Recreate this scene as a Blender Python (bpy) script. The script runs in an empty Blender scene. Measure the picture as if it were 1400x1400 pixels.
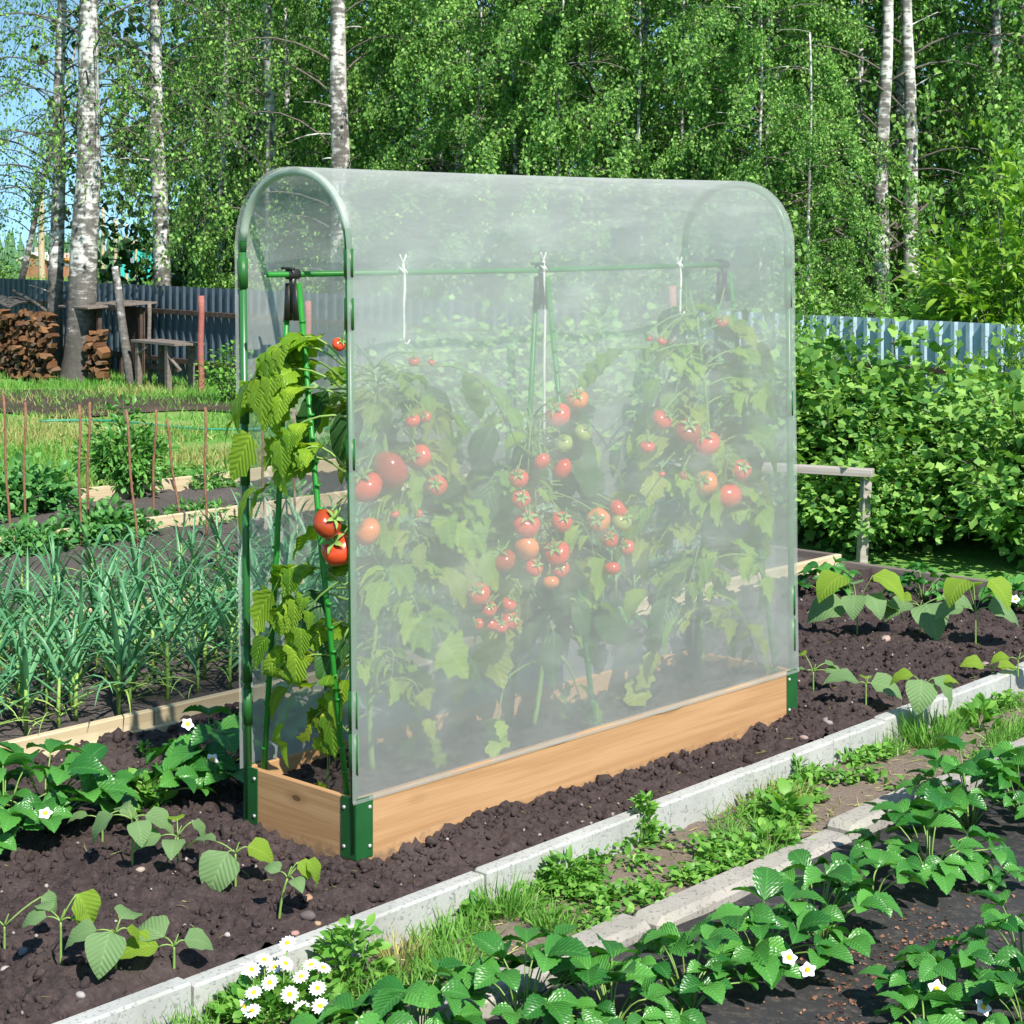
import bpy, math
import numpy as np
from mathutils import Vector, Matrix
scene = bpy.context.scene
COL = scene.collection
# ------------------------------------------------------------------ camera, light, exposure
FPX, EYE, HY = 2560.0, 2.0, 316.0
cam = bpy.data.cameras.new("camera"); camo = bpy.data.objects.new("camera", cam); COL.objects.link(camo)
camo.location = (0, 0, EYE); camo.rotation_euler = (math.radians(90), 0, 0)
cam.sensor_width = 36; cam.lens = FPX / 1400 * 36; cam.shift_y = -(700 - HY) / 1400
cam.clip_start = 0.1; cam.clip_end = 3000
scene.camera = camo
SUN_DIR = np.array([0.45, -0.893, 0.0]); SUN_EL = math.radians(47)
w = bpy.data.worlds.new("World"); scene.world = w; w.use_nodes = True
nt = w.node_tree; bg = nt.nodes["Background"]
sky = nt.nodes.new("ShaderNodeTexSky"); sky.sky_type = 'NISHITA'; sky.sun_disc = False
sky.sun_elevation = SUN_EL; sky.sun_rotation = math.atan2(SUN_DIR[0], SUN_DIR[1])
sky.air_density = 1.0; sky.dust_density = 0.3; sky.ozone_density = 1.2
_tc = nt.nodes.new('ShaderNodeTexCoord'); _mp = nt.nodes.new('ShaderNodeMapping'); _mp.inputs['Location'].default_value = (0, 0, .16)
nt.links.new(_tc.outputs['Generated'], _mp.inputs[0]); nt.links.new(_mp.outputs[0], sky.inputs[0])      # clear summer sky, no yellow dust band at the horizon
_tn = nt.nodes.new('ShaderNodeMix'); _tn.data_type = 'RGBA'; _tn.blend_type = 'MULTIPLY'; _tn.inputs[0].default_value = 1.0; _tn.inputs[7].default_value = (.86, 1.10, 1.08, 1)
nt.links.new(sky.outputs[0], _tn.inputs[6]); nt.links.new(_tn.outputs[2], bg.inputs[0]); bg.inputs[1].default_value = 0.11
sl = bpy.data.lights.new("sun", 'SUN'); sl.energy = 5.0; sl.angle = math.radians(0.5); sl.color = (1, 0.95, 0.87)
so = bpy.data.objects.new("sun", sl); COL.objects.link(so)
sd = Vector((SUN_DIR[0] * math.cos(SUN_EL), SUN_DIR[1] * math.cos(SUN_EL), math.sin(SUN_EL)))
so.rotation_euler = sd.to_track_quat('Z', 'Y').to_euler(); so.location = (8, -15, 25)
vs = scene.view_settings; vs.view_transform = 'Standard'; vs.look = 'None'; vs.exposure = 0.72; vs.gamma = 1
cy = scene.cycles
cy.use_denoising = True; cy.max_bounces = 7; cy.diffuse_bounces = 3; cy.glossy_bounces = 2
cy.transmission_bounces = 4; cy.transparent_max_bounces = 16; cy.use_adaptive_sampling = True; cy.adaptive_threshold = 0.02
cy.caustics_reflective = False; cy.caustics_refractive = False; cy.sample_clamp_indirect = 4

# ------------------------------------------------------------------ helpers
TAU = 2 * math.pi
def rg(seed): return np.random.default_rng(seed)
U = np.array([math.sin(math.radians(43.15)), math.cos(math.radians(43.15)), 0.0])   # along the planter
V = np.array([-U[1], U[0], 0.0])                                                    # across it, away from the path
O = np.array([-0.487, 5.858, 0.0])                                                  # planter's near corner
YAW = math.atan2(U[1], U[0])
def W(s, t, z=0.0):
    s = np.asarray(s, float); t = np.asarray(t, float)
    p = O + s[..., None] * U + t[..., None] * V
    p[..., 2] = z
    return p
def gp(px, py, z=0.0):       # a point of the ground seen at this spot of the photograph
    d = (EYE - z) * FPX / (py - HY); return np.array([(px - 700) / FPX * d, d, z])
def at(px, d, z=0.0): return np.array([(px - 700) / FPX * d, d, z])

class Geo:
    def __init__(s): s.v = []; s.f = []; s.uv = []; s.m = []; s.n = 0; s.sm = []
    def add(s, v, f, m=0, uv=None, smooth=True):
        v = np.asarray(v, float).reshape(-1, 3)
        if not isinstance(f, list): f = [f]
        if uv is None: uv = np.zeros((len(v), 2))
        for q in f:
            q = np.asarray(q, int)
            if len(q) == 0: continue
            s.f.append(q + s.n); s.m.append(np.full(len(q), m)); s.sm.append(np.full(len(q), smooth))
        s.v.append(v); s.uv.append(np.asarray(uv, float)); s.n += len(v)
        return s
    def mesh(s, name, mats, origin=(0, 0, 0)):
        me = bpy.data.meshes.new(name)
        v = np.concatenate(s.v) - np.asarray(origin, float); uv = np.concatenate(s.uv)
        me.vertices.add(len(v)); me.vertices.foreach_set('co', v.astype(np.float32).ravel())
        lv = np.concatenate([q.ravel() for q in s.f])
        tot = np.concatenate([np.full(len(q), q.shape[1]) for q in s.f])
        st = np.concatenate([[0], np.cumsum(tot)[:-1]])
        me.loops.add(len(lv)); me.loops.foreach_set('vertex_index', lv.astype(np.int32))
        me.polygons.add(len(tot)); me.polygons.foreach_set('loop_start', st.astype(np.int32))
        me.polygons.foreach_set('material_index', np.concatenate(s.m).astype(np.int32))
        me.polygons.foreach_set('use_smooth', np.concatenate(s.sm))
        ul = me.uv_layers.new(name='UVMap'); ul.data.foreach_set('uv', uv[lv].astype(np.float32).ravel())
        for mt in (mats if isinstance(mats, (list, tuple)) else [mats]): me.materials.append(mt)
        me.update(calc_edges=True); me.validate()
        return me
    def obj(s, name, mats, parent=None, origin=(0, 0, 0)):
        return link(name, s.mesh(name, mats, origin), parent, origin if parent is None else (0, 0, 0))
def link(name, me, parent=None, loc=(0, 0, 0), rz=0.0):
    o = bpy.data.objects.new(name, me); COL.objects.link(o)
    o.location = tuple(loc); o.rotation_euler = (0, 0, rz)
    if parent is not None: o.parent = parent
    return o
def tag(o, label, cat, group=None, kind=None):
    o['label'] = label; o['category'] = cat
    if group: o['group'] = group
    if kind: o['kind'] = kind
    return o
def thing(name, label, cat, loc=(0, 0, 0), rz=0.0, group=None):
    return tag(link(name, None, None, loc, rz), label, cat, group)
def dup(o, parent=None):
    c = o.copy(); COL.objects.link(c)
    if parent is not None: c.parent = parent; c.matrix_parent_inverse = Matrix.Identity(4)
    for ch in list(o.children): dup(ch, c)
    return c

def box(g, a, b, m=0, bev=0.0):
    a = np.asarray(a, float); b = np.asarray(b, float)
    if bev <= 0:
        v = [(x, y, z) for z in (a[2], b[2]) for y in (a[1], b[1]) for x in (a[0], b[0])]
        f = np.array([(0, 2, 3, 1), (4, 5, 7, 6), (0, 1, 5, 4), (2, 6, 7, 3), (0, 4, 6, 2), (1, 3, 7, 5)])
        g.add(v, f, m, smooth=False); return g
    # chamfered box: 24 corner points
    vs = []; idx = {}
    for ix in (0, 1):
        for iy in (0, 1):
            for iz in (0, 1):
                c = np.array([(a, b)[ix][0], (a, b)[iy][1], (a, b)[iz][2]])
                sg = np.array([1 - 2 * ix, 1 - 2 * iy, 1 - 2 * iz])
                for ax in range(3):
                    p = c + sg * bev; p[ax] = c[ax]; idx[ix, iy, iz, ax] = len(vs); vs.append(p)
    q = []; tr = []
    for ax in range(3):
        o1, o2 = (ax + 1) % 3, (ax + 2) % 3
        for sd_ in (0, 1):
            r = []
            for (p, s_) in ((0, 0), (1, 0), (1, 1), (0, 1)):
                k = [0, 0, 0]; k[ax] = sd_; k[o1] = p; k[o2] = s_; r.append(idx[k[0], k[1], k[2], ax])
            q.append(r if sd_ else r[::-1])
        for p in (0, 1):
            for s_ in (0, 1):
                k0 = [0, 0, 0]; k1 = [0, 0, 0]; k0[ax] = 0; k1[ax] = 1
                for k in (k0, k1): k[o1] = p; k[o2] = s_
                r = [idx[(*k0, o1)], idx[(*k1, o1)], idx[(*k1, o2)], idx[(*k0, o2)]]
                q.append(r if (p != s_) else r[::-1])
    for ix in (0, 1):
        for iy in (0, 1):
            for iz in (0, 1):
                r = [idx[ix, iy, iz, k] for k in range(3)]
                tr.append(r if (ix + iy + iz) % 2 else r[::-1])
    g.add(vs, [np.array(q), np.array(tr)], m, smooth=False)
    return g
def tube(g, P, R, k=7, m=0, cap=True):
    P = np.asarray(P, float); n = len(P); R = np.broadcast_to(np.asarray(R, float), (n,))
    T = np.gradient(P, axis=0); T /= np.linalg.norm(T, axis=1)[:, None] + 1e-12
    ref = np.array([0, 0, 1.0]) if abs(T[0][2]) < .9 else np.array([1.0, 0, 0])
    X = np.zeros((n, 3)); x = np.cross(ref, T[0]); x /= np.linalg.norm(x)
    for i in range(n):
        x = x - T[i] * (x @ T[i]); x /= np.linalg.norm(x) + 1e-12; X[i] = x
    Y = np.cross(T, X); a = np.arange(k) / k * TAU
    v = P[:, None] + R[:, None, None] * (np.cos(a)[None, :, None] * X[:, None] + np.sin(a)[None, :, None] * Y[:, None])
    i = np.arange(n - 1)[:, None] * k; j = np.arange(k)[None]; j2 = (j + 1) % k
    f = np.stack([i + j, i + j2, i + k + j2, i + k + j], -1).reshape(-1, 4)
    fs = [f]
    if cap: fs += [np.arange(k)[::-1][None], ((n - 1) * k + np.arange(k))[None]]
    uv = np.stack([np.repeat(np.linspace(0, 1, n), k), np.tile(a / TAU, n)], 1)
    g.add(v.reshape(-1, 3), fs, m, uv); return g
def bez(a, b, c, n=8):
    t = np.linspace(0, 1, n)[:, None]; a, b, c = (np.asarray(q, float) for q in (a, b, c))
    return (1 - t) ** 2 * a + 2 * t * (1 - t) * b + t * t * c
def norm(a): return a / (np.linalg.norm(a, axis=-1, keepdims=True) + 1e-12)
def frames(D, N):
    x = norm(D); y = norm(np.cross(N, x)); z = np.cross(x, y)
    return np.stack([x, y, z], 1)        # (n,3 axes,3)
def inst(g, tpl, P, D, N, S, m=0, Sw=None):
    v, fs, uv = tpl
    P = np.atleast_2d(P); n = len(P)
    D = np.broadcast_to(D, (n, 3)); N = np.broadcast_to(N, (n, 3)); S = np.broadcast_to(S, (n,))
    A = frames(D, N)
    sc = np.stack([S, S if Sw is None else np.broadcast_to(Sw, (n,)), S], 1)
    out = np.einsum('vk,nk,nkj->nvj', v, sc, A) + P[:, None]
    off = (np.arange(n) * len(v))[:, None, None]
    F = [(f[None] + off).reshape(-1, f.shape[1]) for f in fs]
    g.add(out.reshape(-1, 3), F, m, np.tile(uv, (n, 1))); return g
def leaf_tpl(n, wf, fold=.25, droop=.5, teeth=0.0, wave=0.0):
    t = np.linspace(0, 1, n + 1); ang = -droop * t * 1.6 + droop * .5
    dx = np.cos(ang) / n; dz = np.sin(ang) / n
    x = np.concatenate([[0], np.cumsum(dx)[:-1]]); z = np.concatenate([[0], np.cumsum(dz)[:-1]])
    wd = np.array([max(wf(q), 0) for q in t])
    alt = 1 + teeth * np.where(np.arange(n + 1) % 2, 1, -1); alt[0] = alt[-1] = 1
    wd2 = wd * alt; v = []; uv = []; wm = wd.max()
    for i in range(n + 1):
        wz = wave * math.sin(i * 2.1) * wd2[i]
        back = -.05 * (teeth > 0) * (i % 2)
        v += [(x[i] + back * 0, wd2[i], z[i] + fold * wd2[i] + wz), (x[i], 0, z[i]), (x[i], -wd2[i], z[i] + fold * wd2[i] - wz)]
        uv += [(t[i], .5 + .5 * wd[i] / wm), (t[i], .5), (t[i], .5 - .5 * wd[i] / wm)]
    f = []
    for i in range(n):
        a = 3 * i; f += [(a, a + 1, a + 4, a + 3), (a + 1, a + 2, a + 5, a + 4)]
    return np.array(v), [np.array(f)], np.array(uv)
def fan_tpl(pts, c=(0.45, 0, 0.0), cup=.12):
    v = [c] + [(x, y, cup * abs(y) - cup * .6 * x * x) for x, y in pts]
    n = len(pts); f = [(0, i + 1, (i + 1) % n + 1) for i in range(n)]
    uv = [(.5, .5)] + [(x, .5 + y * .5) for x, y in pts]
    return np.array(v, float), [np.array(f)], np.array(uv, float)
sn = lambda a: math.sin(math.pi * min(max(a, 0), 1))
T_BIRCH = (np.array([(0, 0, 0), (.38, .36, .06), (1, 0, -.06), (.38, -.36, .06)]), [np.array([(0, 2, 1), (0, 3, 2)])], np.array([(0, .5), (.4, 1), (1, .5), (.4, 0)]))
T_STRAW = leaf_tpl(15, lambda t: .35 * sn(t ** .85) ** .8, .34, .6, .06, .05)
T_BEAN = leaf_tpl(8, lambda t: .42 * sn(t ** .58) ** .85, .18, .8, 0, .08)
T_TOM = leaf_tpl(10, lambda t: .31 * sn(t ** .72) ** .8 * (1 + .22 * math.sin(t * 21)), .12, .95, .05, .12)
T_BIG = leaf_tpl(10, lambda t: .26 * sn(t ** .7) ** .9, .2, .8, 0, .10)
T_LANCE = leaf_tpl(4, lambda t: .17 * sn(t ** .8), .3, .7)
T_OVAL = leaf_tpl(4, lambda t: .30 * sn(t ** .8) ** .8, .2, .5)
T_CUR = fan_tpl([(0, .04), (-.06, .30), (.18, .34), (.30, .56), (.52, .44), (.64, .30), (.80, .22), (1.0, 0), (.80, -.22), (.64, -.30), (.52, -.44), (.30, -.56), (.18, -.34), (-.06, -.30), (0, -.04)])
T_BLADE = (np.array([(0, .5, 0), (0, -.5, 0), (.5, .38, .0), (.5, -.38, 0), (1, 0, -.18)]), [np.array([(0, 1, 3, 2)]), np.array([(2, 3, 4)])], np.array([(0, 1), (0, 0), (.5, 1), (.5, 0), (1, .5)]))
_ico = None
def ico_tpl(rng, jit=.25):
    ph = (1 + 5 ** .5) / 2
    v = norm(np.array([(-1, ph, 0), (1, ph, 0), (-1, -ph, 0), (1, -ph, 0), (0, -1, ph), (0, 1, ph), (0, -1, -ph), (0, 1, -ph), (ph, 0, -1), (ph, 0, 1), (-ph, 0, -1), (-ph, 0, 1)], float))
    f = np.array([(0, 11, 5), (0, 5, 1), (0, 1, 7), (0, 7, 10), (0, 10, 11), (1, 5, 9), (5, 11, 4), (11, 10, 2), (10, 7, 6), (7, 1, 8), (3, 9, 4), (3, 4, 2), (3, 2, 6), (3, 6, 8), (3, 8, 9), (4, 9, 5), (2, 4, 11), (6, 2, 10), (8, 6, 7), (9, 8, 1)])
    # one subdivision
    vs = list(map(tuple, v)); key = {}
    def mid(a, b):
        k = (min(a, b), max(a, b))
        if k not in key: key[k] = len(vs); p = np.array(vs[a]) + np.array(vs[b]); vs.append(tuple(p / np.linalg.norm(p)))
        return key[k]
    F = []
    for a, b, c in f:
        x, y, z = mid(a, b), mid(b, c), mid(c, a); F += [(a, x, z), (b, y, x), (c, z, y), (x, y, z)]
    v = np.array(vs); v = v * (1 + jit * rng.normal(0, 1, (len(v), 1)) * .5) * np.array([1, .8, .65])
    return v, [np.array(F)], np.zeros((len(v), 2))
_lat = rg(5).random((256, 256))
def vn(x, y, f, o=0):
    x = x * f + o * 17.3; y = y * f + o * 9.1
    xi = np.floor(x).astype(int); yi = np.floor(y).astype(int); fx = x - xi; fy = y - yi
    fx = fx * fx * (3 - 2 * fx); fy = fy * fy * (3 - 2 * fy)
    L = lambda a, b: _lat[a & 255, b & 255]
    return (L(xi, yi) * (1 - fx) + L(xi + 1, yi) * fx) * (1 - fy) + (L(xi, yi + 1) * (1 - fx) + L(xi + 1, yi + 1) * fx) * fy
def soil_h(x, y, amp=1.0):
    h = .05 * (vn(x, y, 2.2, 1) - .5)
    for f, a, o in ((9, .036, 2), (21, .026, 3), (44, .016, 4)):
        h = h + a * (np.abs(vn(x, y, f, o) - .5) * 2 - .45) * -1
    return h * amp

# ------------------------------------------------------------------ materials
class M:
    def __init__(s, name):
        s.m = bpy.data.materials.new(name); s.m.use_nodes = True; s.t = s.m.node_tree; s.t.nodes.clear()
        s.out = s.n('ShaderNodeOutputMaterial')
    def n(s, typ, **kw):
        nd = s.t.nodes.new(typ)
        for k, v in kw.items():
            if k.startswith('i_'):
                key = k[2:]; nd.inputs[int(key) if key.isdigit() else key.replace('_', ' ')].default_value = v
            else: setattr(nd, k, v)
        return nd
    def l(s, a, b): s.t.links.new(a, b)
    def ramp(s, fac, stops, interp='LINEAR'):
        r = s.n('ShaderNodeValToRGB'); r.color_ramp.interpolation = interp; e = r.color_ramp.elements
        while len(e) < len(stops): e.new(.5)
        for q, (p, c) in zip(e, stops): q.position = p; q.color = (*c, 1) if len(c) == 3 else c
        s.l(fac, r.inputs[0]); return r.outputs[0]
    def noise(s, scale, detail=4, rough=.55, vec=None, dist=0.0):
        nz = s.n('ShaderNodeTexNoise'); nz.inputs['Scale'].default_value = scale; nz.inputs['Detail'].default_value = detail
        nz.inputs['Roughness'].default_value = rough; nz.inputs['Distortion'].default_value = dist
        if vec is None: vec = s.co()
        s.l(vec, nz.inputs['Vector']); return nz.outputs['Fac']
    def co(s, which='Object', scale=None):
        c = s.n('ShaderNodeTexCoord').outputs[which]
        if scale is None: return c
        mp = s.n('ShaderNodeMapping'); mp.inputs['Scale'].default_value = scale; s.l(c, mp.inputs[0]); return mp.outputs[0]
    def mix(s, f, a, b, typ='MIX'):
        mx = s.n('ShaderNodeMix', data_type='RGBA', blend_type=typ)
        for sock, val in ((mx.inputs[0], f), (mx.inputs[6], a), (mx.inputs[7], b)):
            if hasattr(val, 'is_linked') or hasattr(val, 'links'): s.l(val, sock)
            else: sock.default_value = val if not isinstance(val, tuple) else ((*val, 1) if len(val) == 3 else val)
        return mx.outputs[2]
    def math(s, op, a, b=None, c=None, clamp=False):
        nd = s.n('ShaderNodeMath', operation=op); nd.use_clamp = clamp
        for i, val in enumerate((a, b, c)):
            if val is None: continue
            if hasattr(val, 'links'): s.l(val, nd.inputs[i])
            else: nd.inputs[i].default_value = val
        return nd.outputs[0]
    def bump(s, h, strength=.4, dist=.01):
        b = s.n('ShaderNodeBump'); b.inputs['Strength'].default_value = strength; b.inputs['Distance'].default_value = dist
        s.l(h, b.inputs['Height']); return b.outputs[0]
    def bsdf(s, col, rough=.6, spec=.4, metal=0.0, nrm=None):
        p = s.n('ShaderNodeBsdfPrincipled')
        if hasattr(col, 'links'): s.l(col, p.inputs['Base Color'])
        else: p.inputs['Base Color'].default_value = (*col, 1)
        if hasattr(rough, 'links'): s.l(rough, p.inputs['Roughness'])
        else: p.inputs['Roughness'].default_value = rough
        p.inputs['Specular IOR Level'].default_value = spec; p.inputs['Metallic'].default_value = metal
        if nrm is not None: s.l(nrm, p.inputs['Normal'])
        return p.outputs[0]
    def done(s, sh): s.l(sh, s.out.inputs[0]); return s.m
def leaf_mat(name, dark, light, trans=.3, rough=.45, veins=0.0, spec=.35, tcol=1.0):
    k = M(name); geo = k.n('ShaderNodeNewGeometry')
    col = k.ramp(geo.outputs['Random Per Island'], [(0, dark), (1, light)])
    nrm = None
    if veins > 0:
        uv = k.n('ShaderNodeSeparateXYZ'); k.l(k.n('ShaderNodeTexCoord').outputs['UV'], uv.inputs[0])
        a = k.math('ABSOLUTE', k.math('SUBTRACT', uv.outputs[1], .5))
        mid = k.math('LESS_THAN', a, .035)
        wv = k.math('PINGPONG', k.math('SUBTRACT', k.math('MULTIPLY', uv.outputs[0], 8.0), k.math('MULTIPLY', a, 7.0)), .5)
        side = k.math('GREATER_THAN', wv, .43)
        vv = k.math('MULTIPLY', k.math('MAXIMUM', mid, k.math('MULTIPLY', side, .6)), veins)
        lt = tuple(min(1, c * 1.9 + .05) for c in light)
        col = k.mix(vv, col, lt)
        nrm = k.bump(wv, .55, .006)
    nz = k.noise(9, 3, .5)
    col = k.mix(k.math('MULTIPLY', nz, .35), col, tuple(c * .7 for c in dark))
    p = k.bsdf(col, rough, spec, 0, nrm)
    tr = k.n('ShaderNodeBsdfTranslucent'); k.l(k.mix(1.0, col, (1.25 * tcol, 1.3 * tcol, .5 * tcol), 'MULTIPLY'), tr.inputs[0])
    mx = k.n('ShaderNodeMixShader'); mx.inputs[0].default_value = trans
    k.l(p, mx.inputs[1]); k.l(tr.outputs[0], mx.inputs[2])
    return k.done(mx.outputs[0])
def simple(name, c1, c2, scale=8, rough=.7, spec=.3, bump=.3, bd=.01, stretch=None, detail=5, metal=0.0):
    k = M(name); vec = k.co('Object', stretch) if stretch else None
    nz = k.noise(scale, detail, .6, vec)
    col = k.ramp(nz, [(.3, c1), (.72, c2)])
    return k.done(k.bsdf(col, rough, spec, metal, k.bump(nz, bump, bd) if bump else None))

m_birchleaf = leaf_mat('birch_leaf', (.04, .15, .03), (.36, .62, .14), .32, .5, spec=.25)
m_shadeleaf = leaf_mat('shaded_forest_leaf', (.008, .034, .010), (.035, .095, .02), .2, .5)  # shade of the deep wood is put into this dark leaf colour
m_curleaf = leaf_mat('currant_leaf', (.05, .18, .03), (.36, .60, .13), .32, .5, spec=.3)
m_cherry = leaf_mat('cherry_leaf', (.10, .26, .02), (.32, .50, .06), .4, .4, spec=.5)
m_straw = leaf_mat('strawberry_leaf', (.02, .13, .02), (.12, .37, .06), .25, .33, .12, .5)
m_bean = leaf_mat('bean_leaf', (.12, .23, .09), (.22, .35, .14), .35, .55, .10, .25)
m_bean_y = leaf_mat('bean_leaf_young', (.17, .30, .03), (.27, .40, .045), .4, .5, .14, .25)
m_tom = leaf_mat('tomato_leaf', (.11, .26, .014), (.35, .52, .04), .42, .45, .2, .3)
m_tom_y = leaf_mat('tomato_leaf_yellowing', (.14, .24, .012), (.34, .40, .03), .4, .45, .2, .3)
m_pep = leaf_mat('broad_dark_leaf', (.025, .085, .022), (.06, .16, .035), .3, .45, .35, .3)
m_garlic = leaf_mat('garlic_leaf', (.05, .19, .085), (.18, .43, .19), .22, .42, 0, .45)
m_garstem = simple('garlic_stem', (.16, .30, .05), (.30, .44, .11), 6, .5, .4, 0)
m_peony = leaf_mat('peony_leaf', (.05, .20, .03), (.20, .44, .09), .32, .38, 0, .5)
m_potato = leaf_mat('potato_leaf', (.045, .19, .045), (.18, .42, .11), .3, .45)
m_grass = leaf_mat('grass_blade', (.085, .26, .035), (.26, .50, .10), .35, .5)
m_dry = leaf_mat('dry_grass_blade', (.26, .29, .09), (.48, .46, .18), .3, .6)
m_weed = leaf_mat('weed_leaf', (.07, .24, .03), (.26, .50, .09), .35, .45)
m_stem = simple('green_stem', (.13, .25, .05), (.24, .36, .09), 5, .5, .4, 0)
m_twig = simple('brown_twig', (.07, .06, .05), (.16, .14, .12), 12, .8, .2, .3)
m_conifer = leaf_mat('far_conifer', (.08, .19, .09), (.15, .29, .13), .2, .7)
def plain(name, c, rough=.5, spec=.4, metal=0.0):
    k = M(name); nz = k.noise(14, 3)
    return k.done(k.bsdf(k.ramp(nz, [(.3, tuple(x * .85 for x in c)), (.7, tuple(min(1, x * 1.08) for x in c))]), rough, spec, metal))
m_green = plain('green_painted_steel', (.022, .13, .03), .32, .5)
m_green2 = plain('bright_green_coated_pole', (.02, .20, .022), .4, .4)
m_clip = plain('green_plastic_clip', (.02, .115, .02), .4, .5)
m_bracket = plain('dark_green_bracket', (.012, .085, .022), .35, .5)
m_screw = plain('zinc_screw', (.75, .75, .72), .3, .6, .6)
m_blackpl = plain('black_plastic', (.018, .016, .015), .4, .5)
m_rope = simple('white_cord', (.62, .61, .55), (.82, .80, .74), 60, .9, .1, .6, .003)
m_rust = simple('rusty_rod', (.13, .055, .03), (.30, .16, .10), 25, .85, .2, .3)
m_white = plain('white_petal', (.86, .86, .84), .7, .2)
m_yellow = plain('yellow_flower_centre', (.75, .45, .02), .7, .2)

# weathered / planed timber, grain along local X
def wood(name, c1, c2, c3, knots=True, rough=.6, grain=1.0):
    k = M(name)
    v = k.co('Object', (.32, 11 * grain, 11 * grain)); nz = k.noise(2.2, 5, .6, v, .35)
    fine = k.noise(40, 4, .7, k.co('Object', (.05, 3 * grain, 3 * grain)))
    ring = k.math('PINGPONG', k.math('MULTIPLY', nz, 7.0), 1.0)
    col = k.ramp(ring, [(0, c1), (.45, c2), (1, c3)])
    col = k.mix(k.math('MULTIPLY', fine, .7), col, c3)
    lo = k.noise(1.3, 2); col = k.mix(k.math('MULTIPLY', lo, .45), col, c1)
    if knots:
        vo = k.n('ShaderNodeTexVoronoi'); vo.inputs['Scale'].default_value = 1.0; vo.feature = 'F1'
        k.l(k.co('Object', (2.3, 5.2, 5.2)), vo.inputs['Vector'])
        kn = k.math('LESS_THAN', vo.outputs['Distance'], .05); kd = k.ramp(vo.outputs['Distance'], [(.03, (1, 1, 1)), (.16, (0, 0, 0))])
        col = k.mix(k.math('MULTIPLY', kd, .5), col, tuple(x * .55 for x in c3)); col = k.mix(k.math('MULTIPLY', kn, .8), col, (.10, .045, .02))
    if knots:      # earth splashed along the foot of the boards
        sz = k.n('ShaderNodeSeparateXYZ'); k.l(k.co('Object'), sz.inputs[0]); mud = k.math('SUBTRACT', k.math('ADD', k.noise(22, 6, .75), k.math('MULTIPLY', k.noise(2.5, 2), .35)), k.math('MULTIPLY', sz.outputs[2], 5.5))
        col = k.mix(k.ramp(mud, [(.42, (0, 0, 0)), (.66, (.75, .75, .75))]), col, (.12, .085, .065))
    return k.done(k.bsdf(col, rough, .3, 0, k.bump(fine, .15, .004)))
m_fir = wood('planed_fir', (.50, .305, .155), (.44, .255, .12), (.33, .175, .075))
m_board = wood('pale_board', (.56, .48, .33), (.52, .42, .27), (.40, .31, .18), False, .75)
m_oldwood = wood('grey_weathered_wood', (.24, .20, .17), (.17, .14, .12), (.10, .08, .07), False, .85)
m_railwood = wood('lightened_grey_wood', (.46, .42, .38), (.36, .32, .29), (.24, .20, .18), False, .85)  # grey wood coloured lighter to offset the shade it stands in
m_pinkwood = wood('faded_red_post', (.42, .14, .11), (.36, .11, .09), (.25, .08, .07), False, .8)
def log_mat():
    k = M('split_log_wood'); rn = k.n('ShaderNodeObjectInfo').outputs['Random']; v = k.co('Object', (6, .5, 6)); nz = k.noise(1.5, 4, .6, v)
    a = k.ramp(rn, [(0, (.13, .065, .035)), (.35, (.24, .115, .05)), (.7, (.34, .17, .075)), (1, (.20, .15, .12))])
    return k.done(k.bsdf(k.mix(k.math('MULTIPLY', nz, .7), a, (.08, .045, .03)), .9, .15, 0, k.bump(nz, .4, .05)))
m_logend = log_mat()

def soil_mat(name, c1, c2, c3):
    k = M(name); a = k.noise(5, 6, .65); b = k.noise(60, 5, .7)
    col = k.ramp(b, [(.28, c1), (.55, c2), (.8, c3)]); col = k.mix(k.math('MULTIPLY', a, .6), col, c1); dry = k.noise(1.1, 4, .6); col = k.mix(k.ramp(dry, [(.5, (0, 0, 0)), (.78, (.45, .45, .45))]), col, c3)
    return k.done(k.bsdf(col, .95, .12, 0, k.bump(b, .7, .012)))
m_soil = soil_mat('dark_garden_soil', (.030, .022, .0215), (.068, .050, .048), (.125, .098, .092))
m_potsoil = soil_mat('potting_soil', (.022, .017, .016), (.05, .039, .036), (.11, .09, .08))
m_gsoil = soil_mat('grey_bed_soil', (.06, .05, .046), (.11, .095, .088), (.17, .15, .14))
def conc(name, c1, c2, speck):
    k = M(name); a = k.noise(3.5, 6, .6); b = k.noise(70, 3, .7); c = k.noise(1.2, 3)
    col = k.ramp(a, [(.3, c1), (.7, c2)]); col = k.mix(k.ramp(b, [(.36, (1, 1, 1)), (.44, (0, 0, 0))]), col, speck)
    col = k.mix(k.ramp(c, [(.55, (0, 0, 0)), (.8, (.5, .5, .5))]), col, (.45, .46, .33))
    return k.done(k.bsdf(col, .92, .15, 0, k.bump(b, .35, .004)))
m_kerb = conc('pale_concrete', (.30, .305, .29), (.42, .425, .40), (.22, .22, .215))
m_kerb2 = conc('weathered_concrete', (.24, .225, .20), (.36, .335, .30), (.16, .15, .14))

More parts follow.
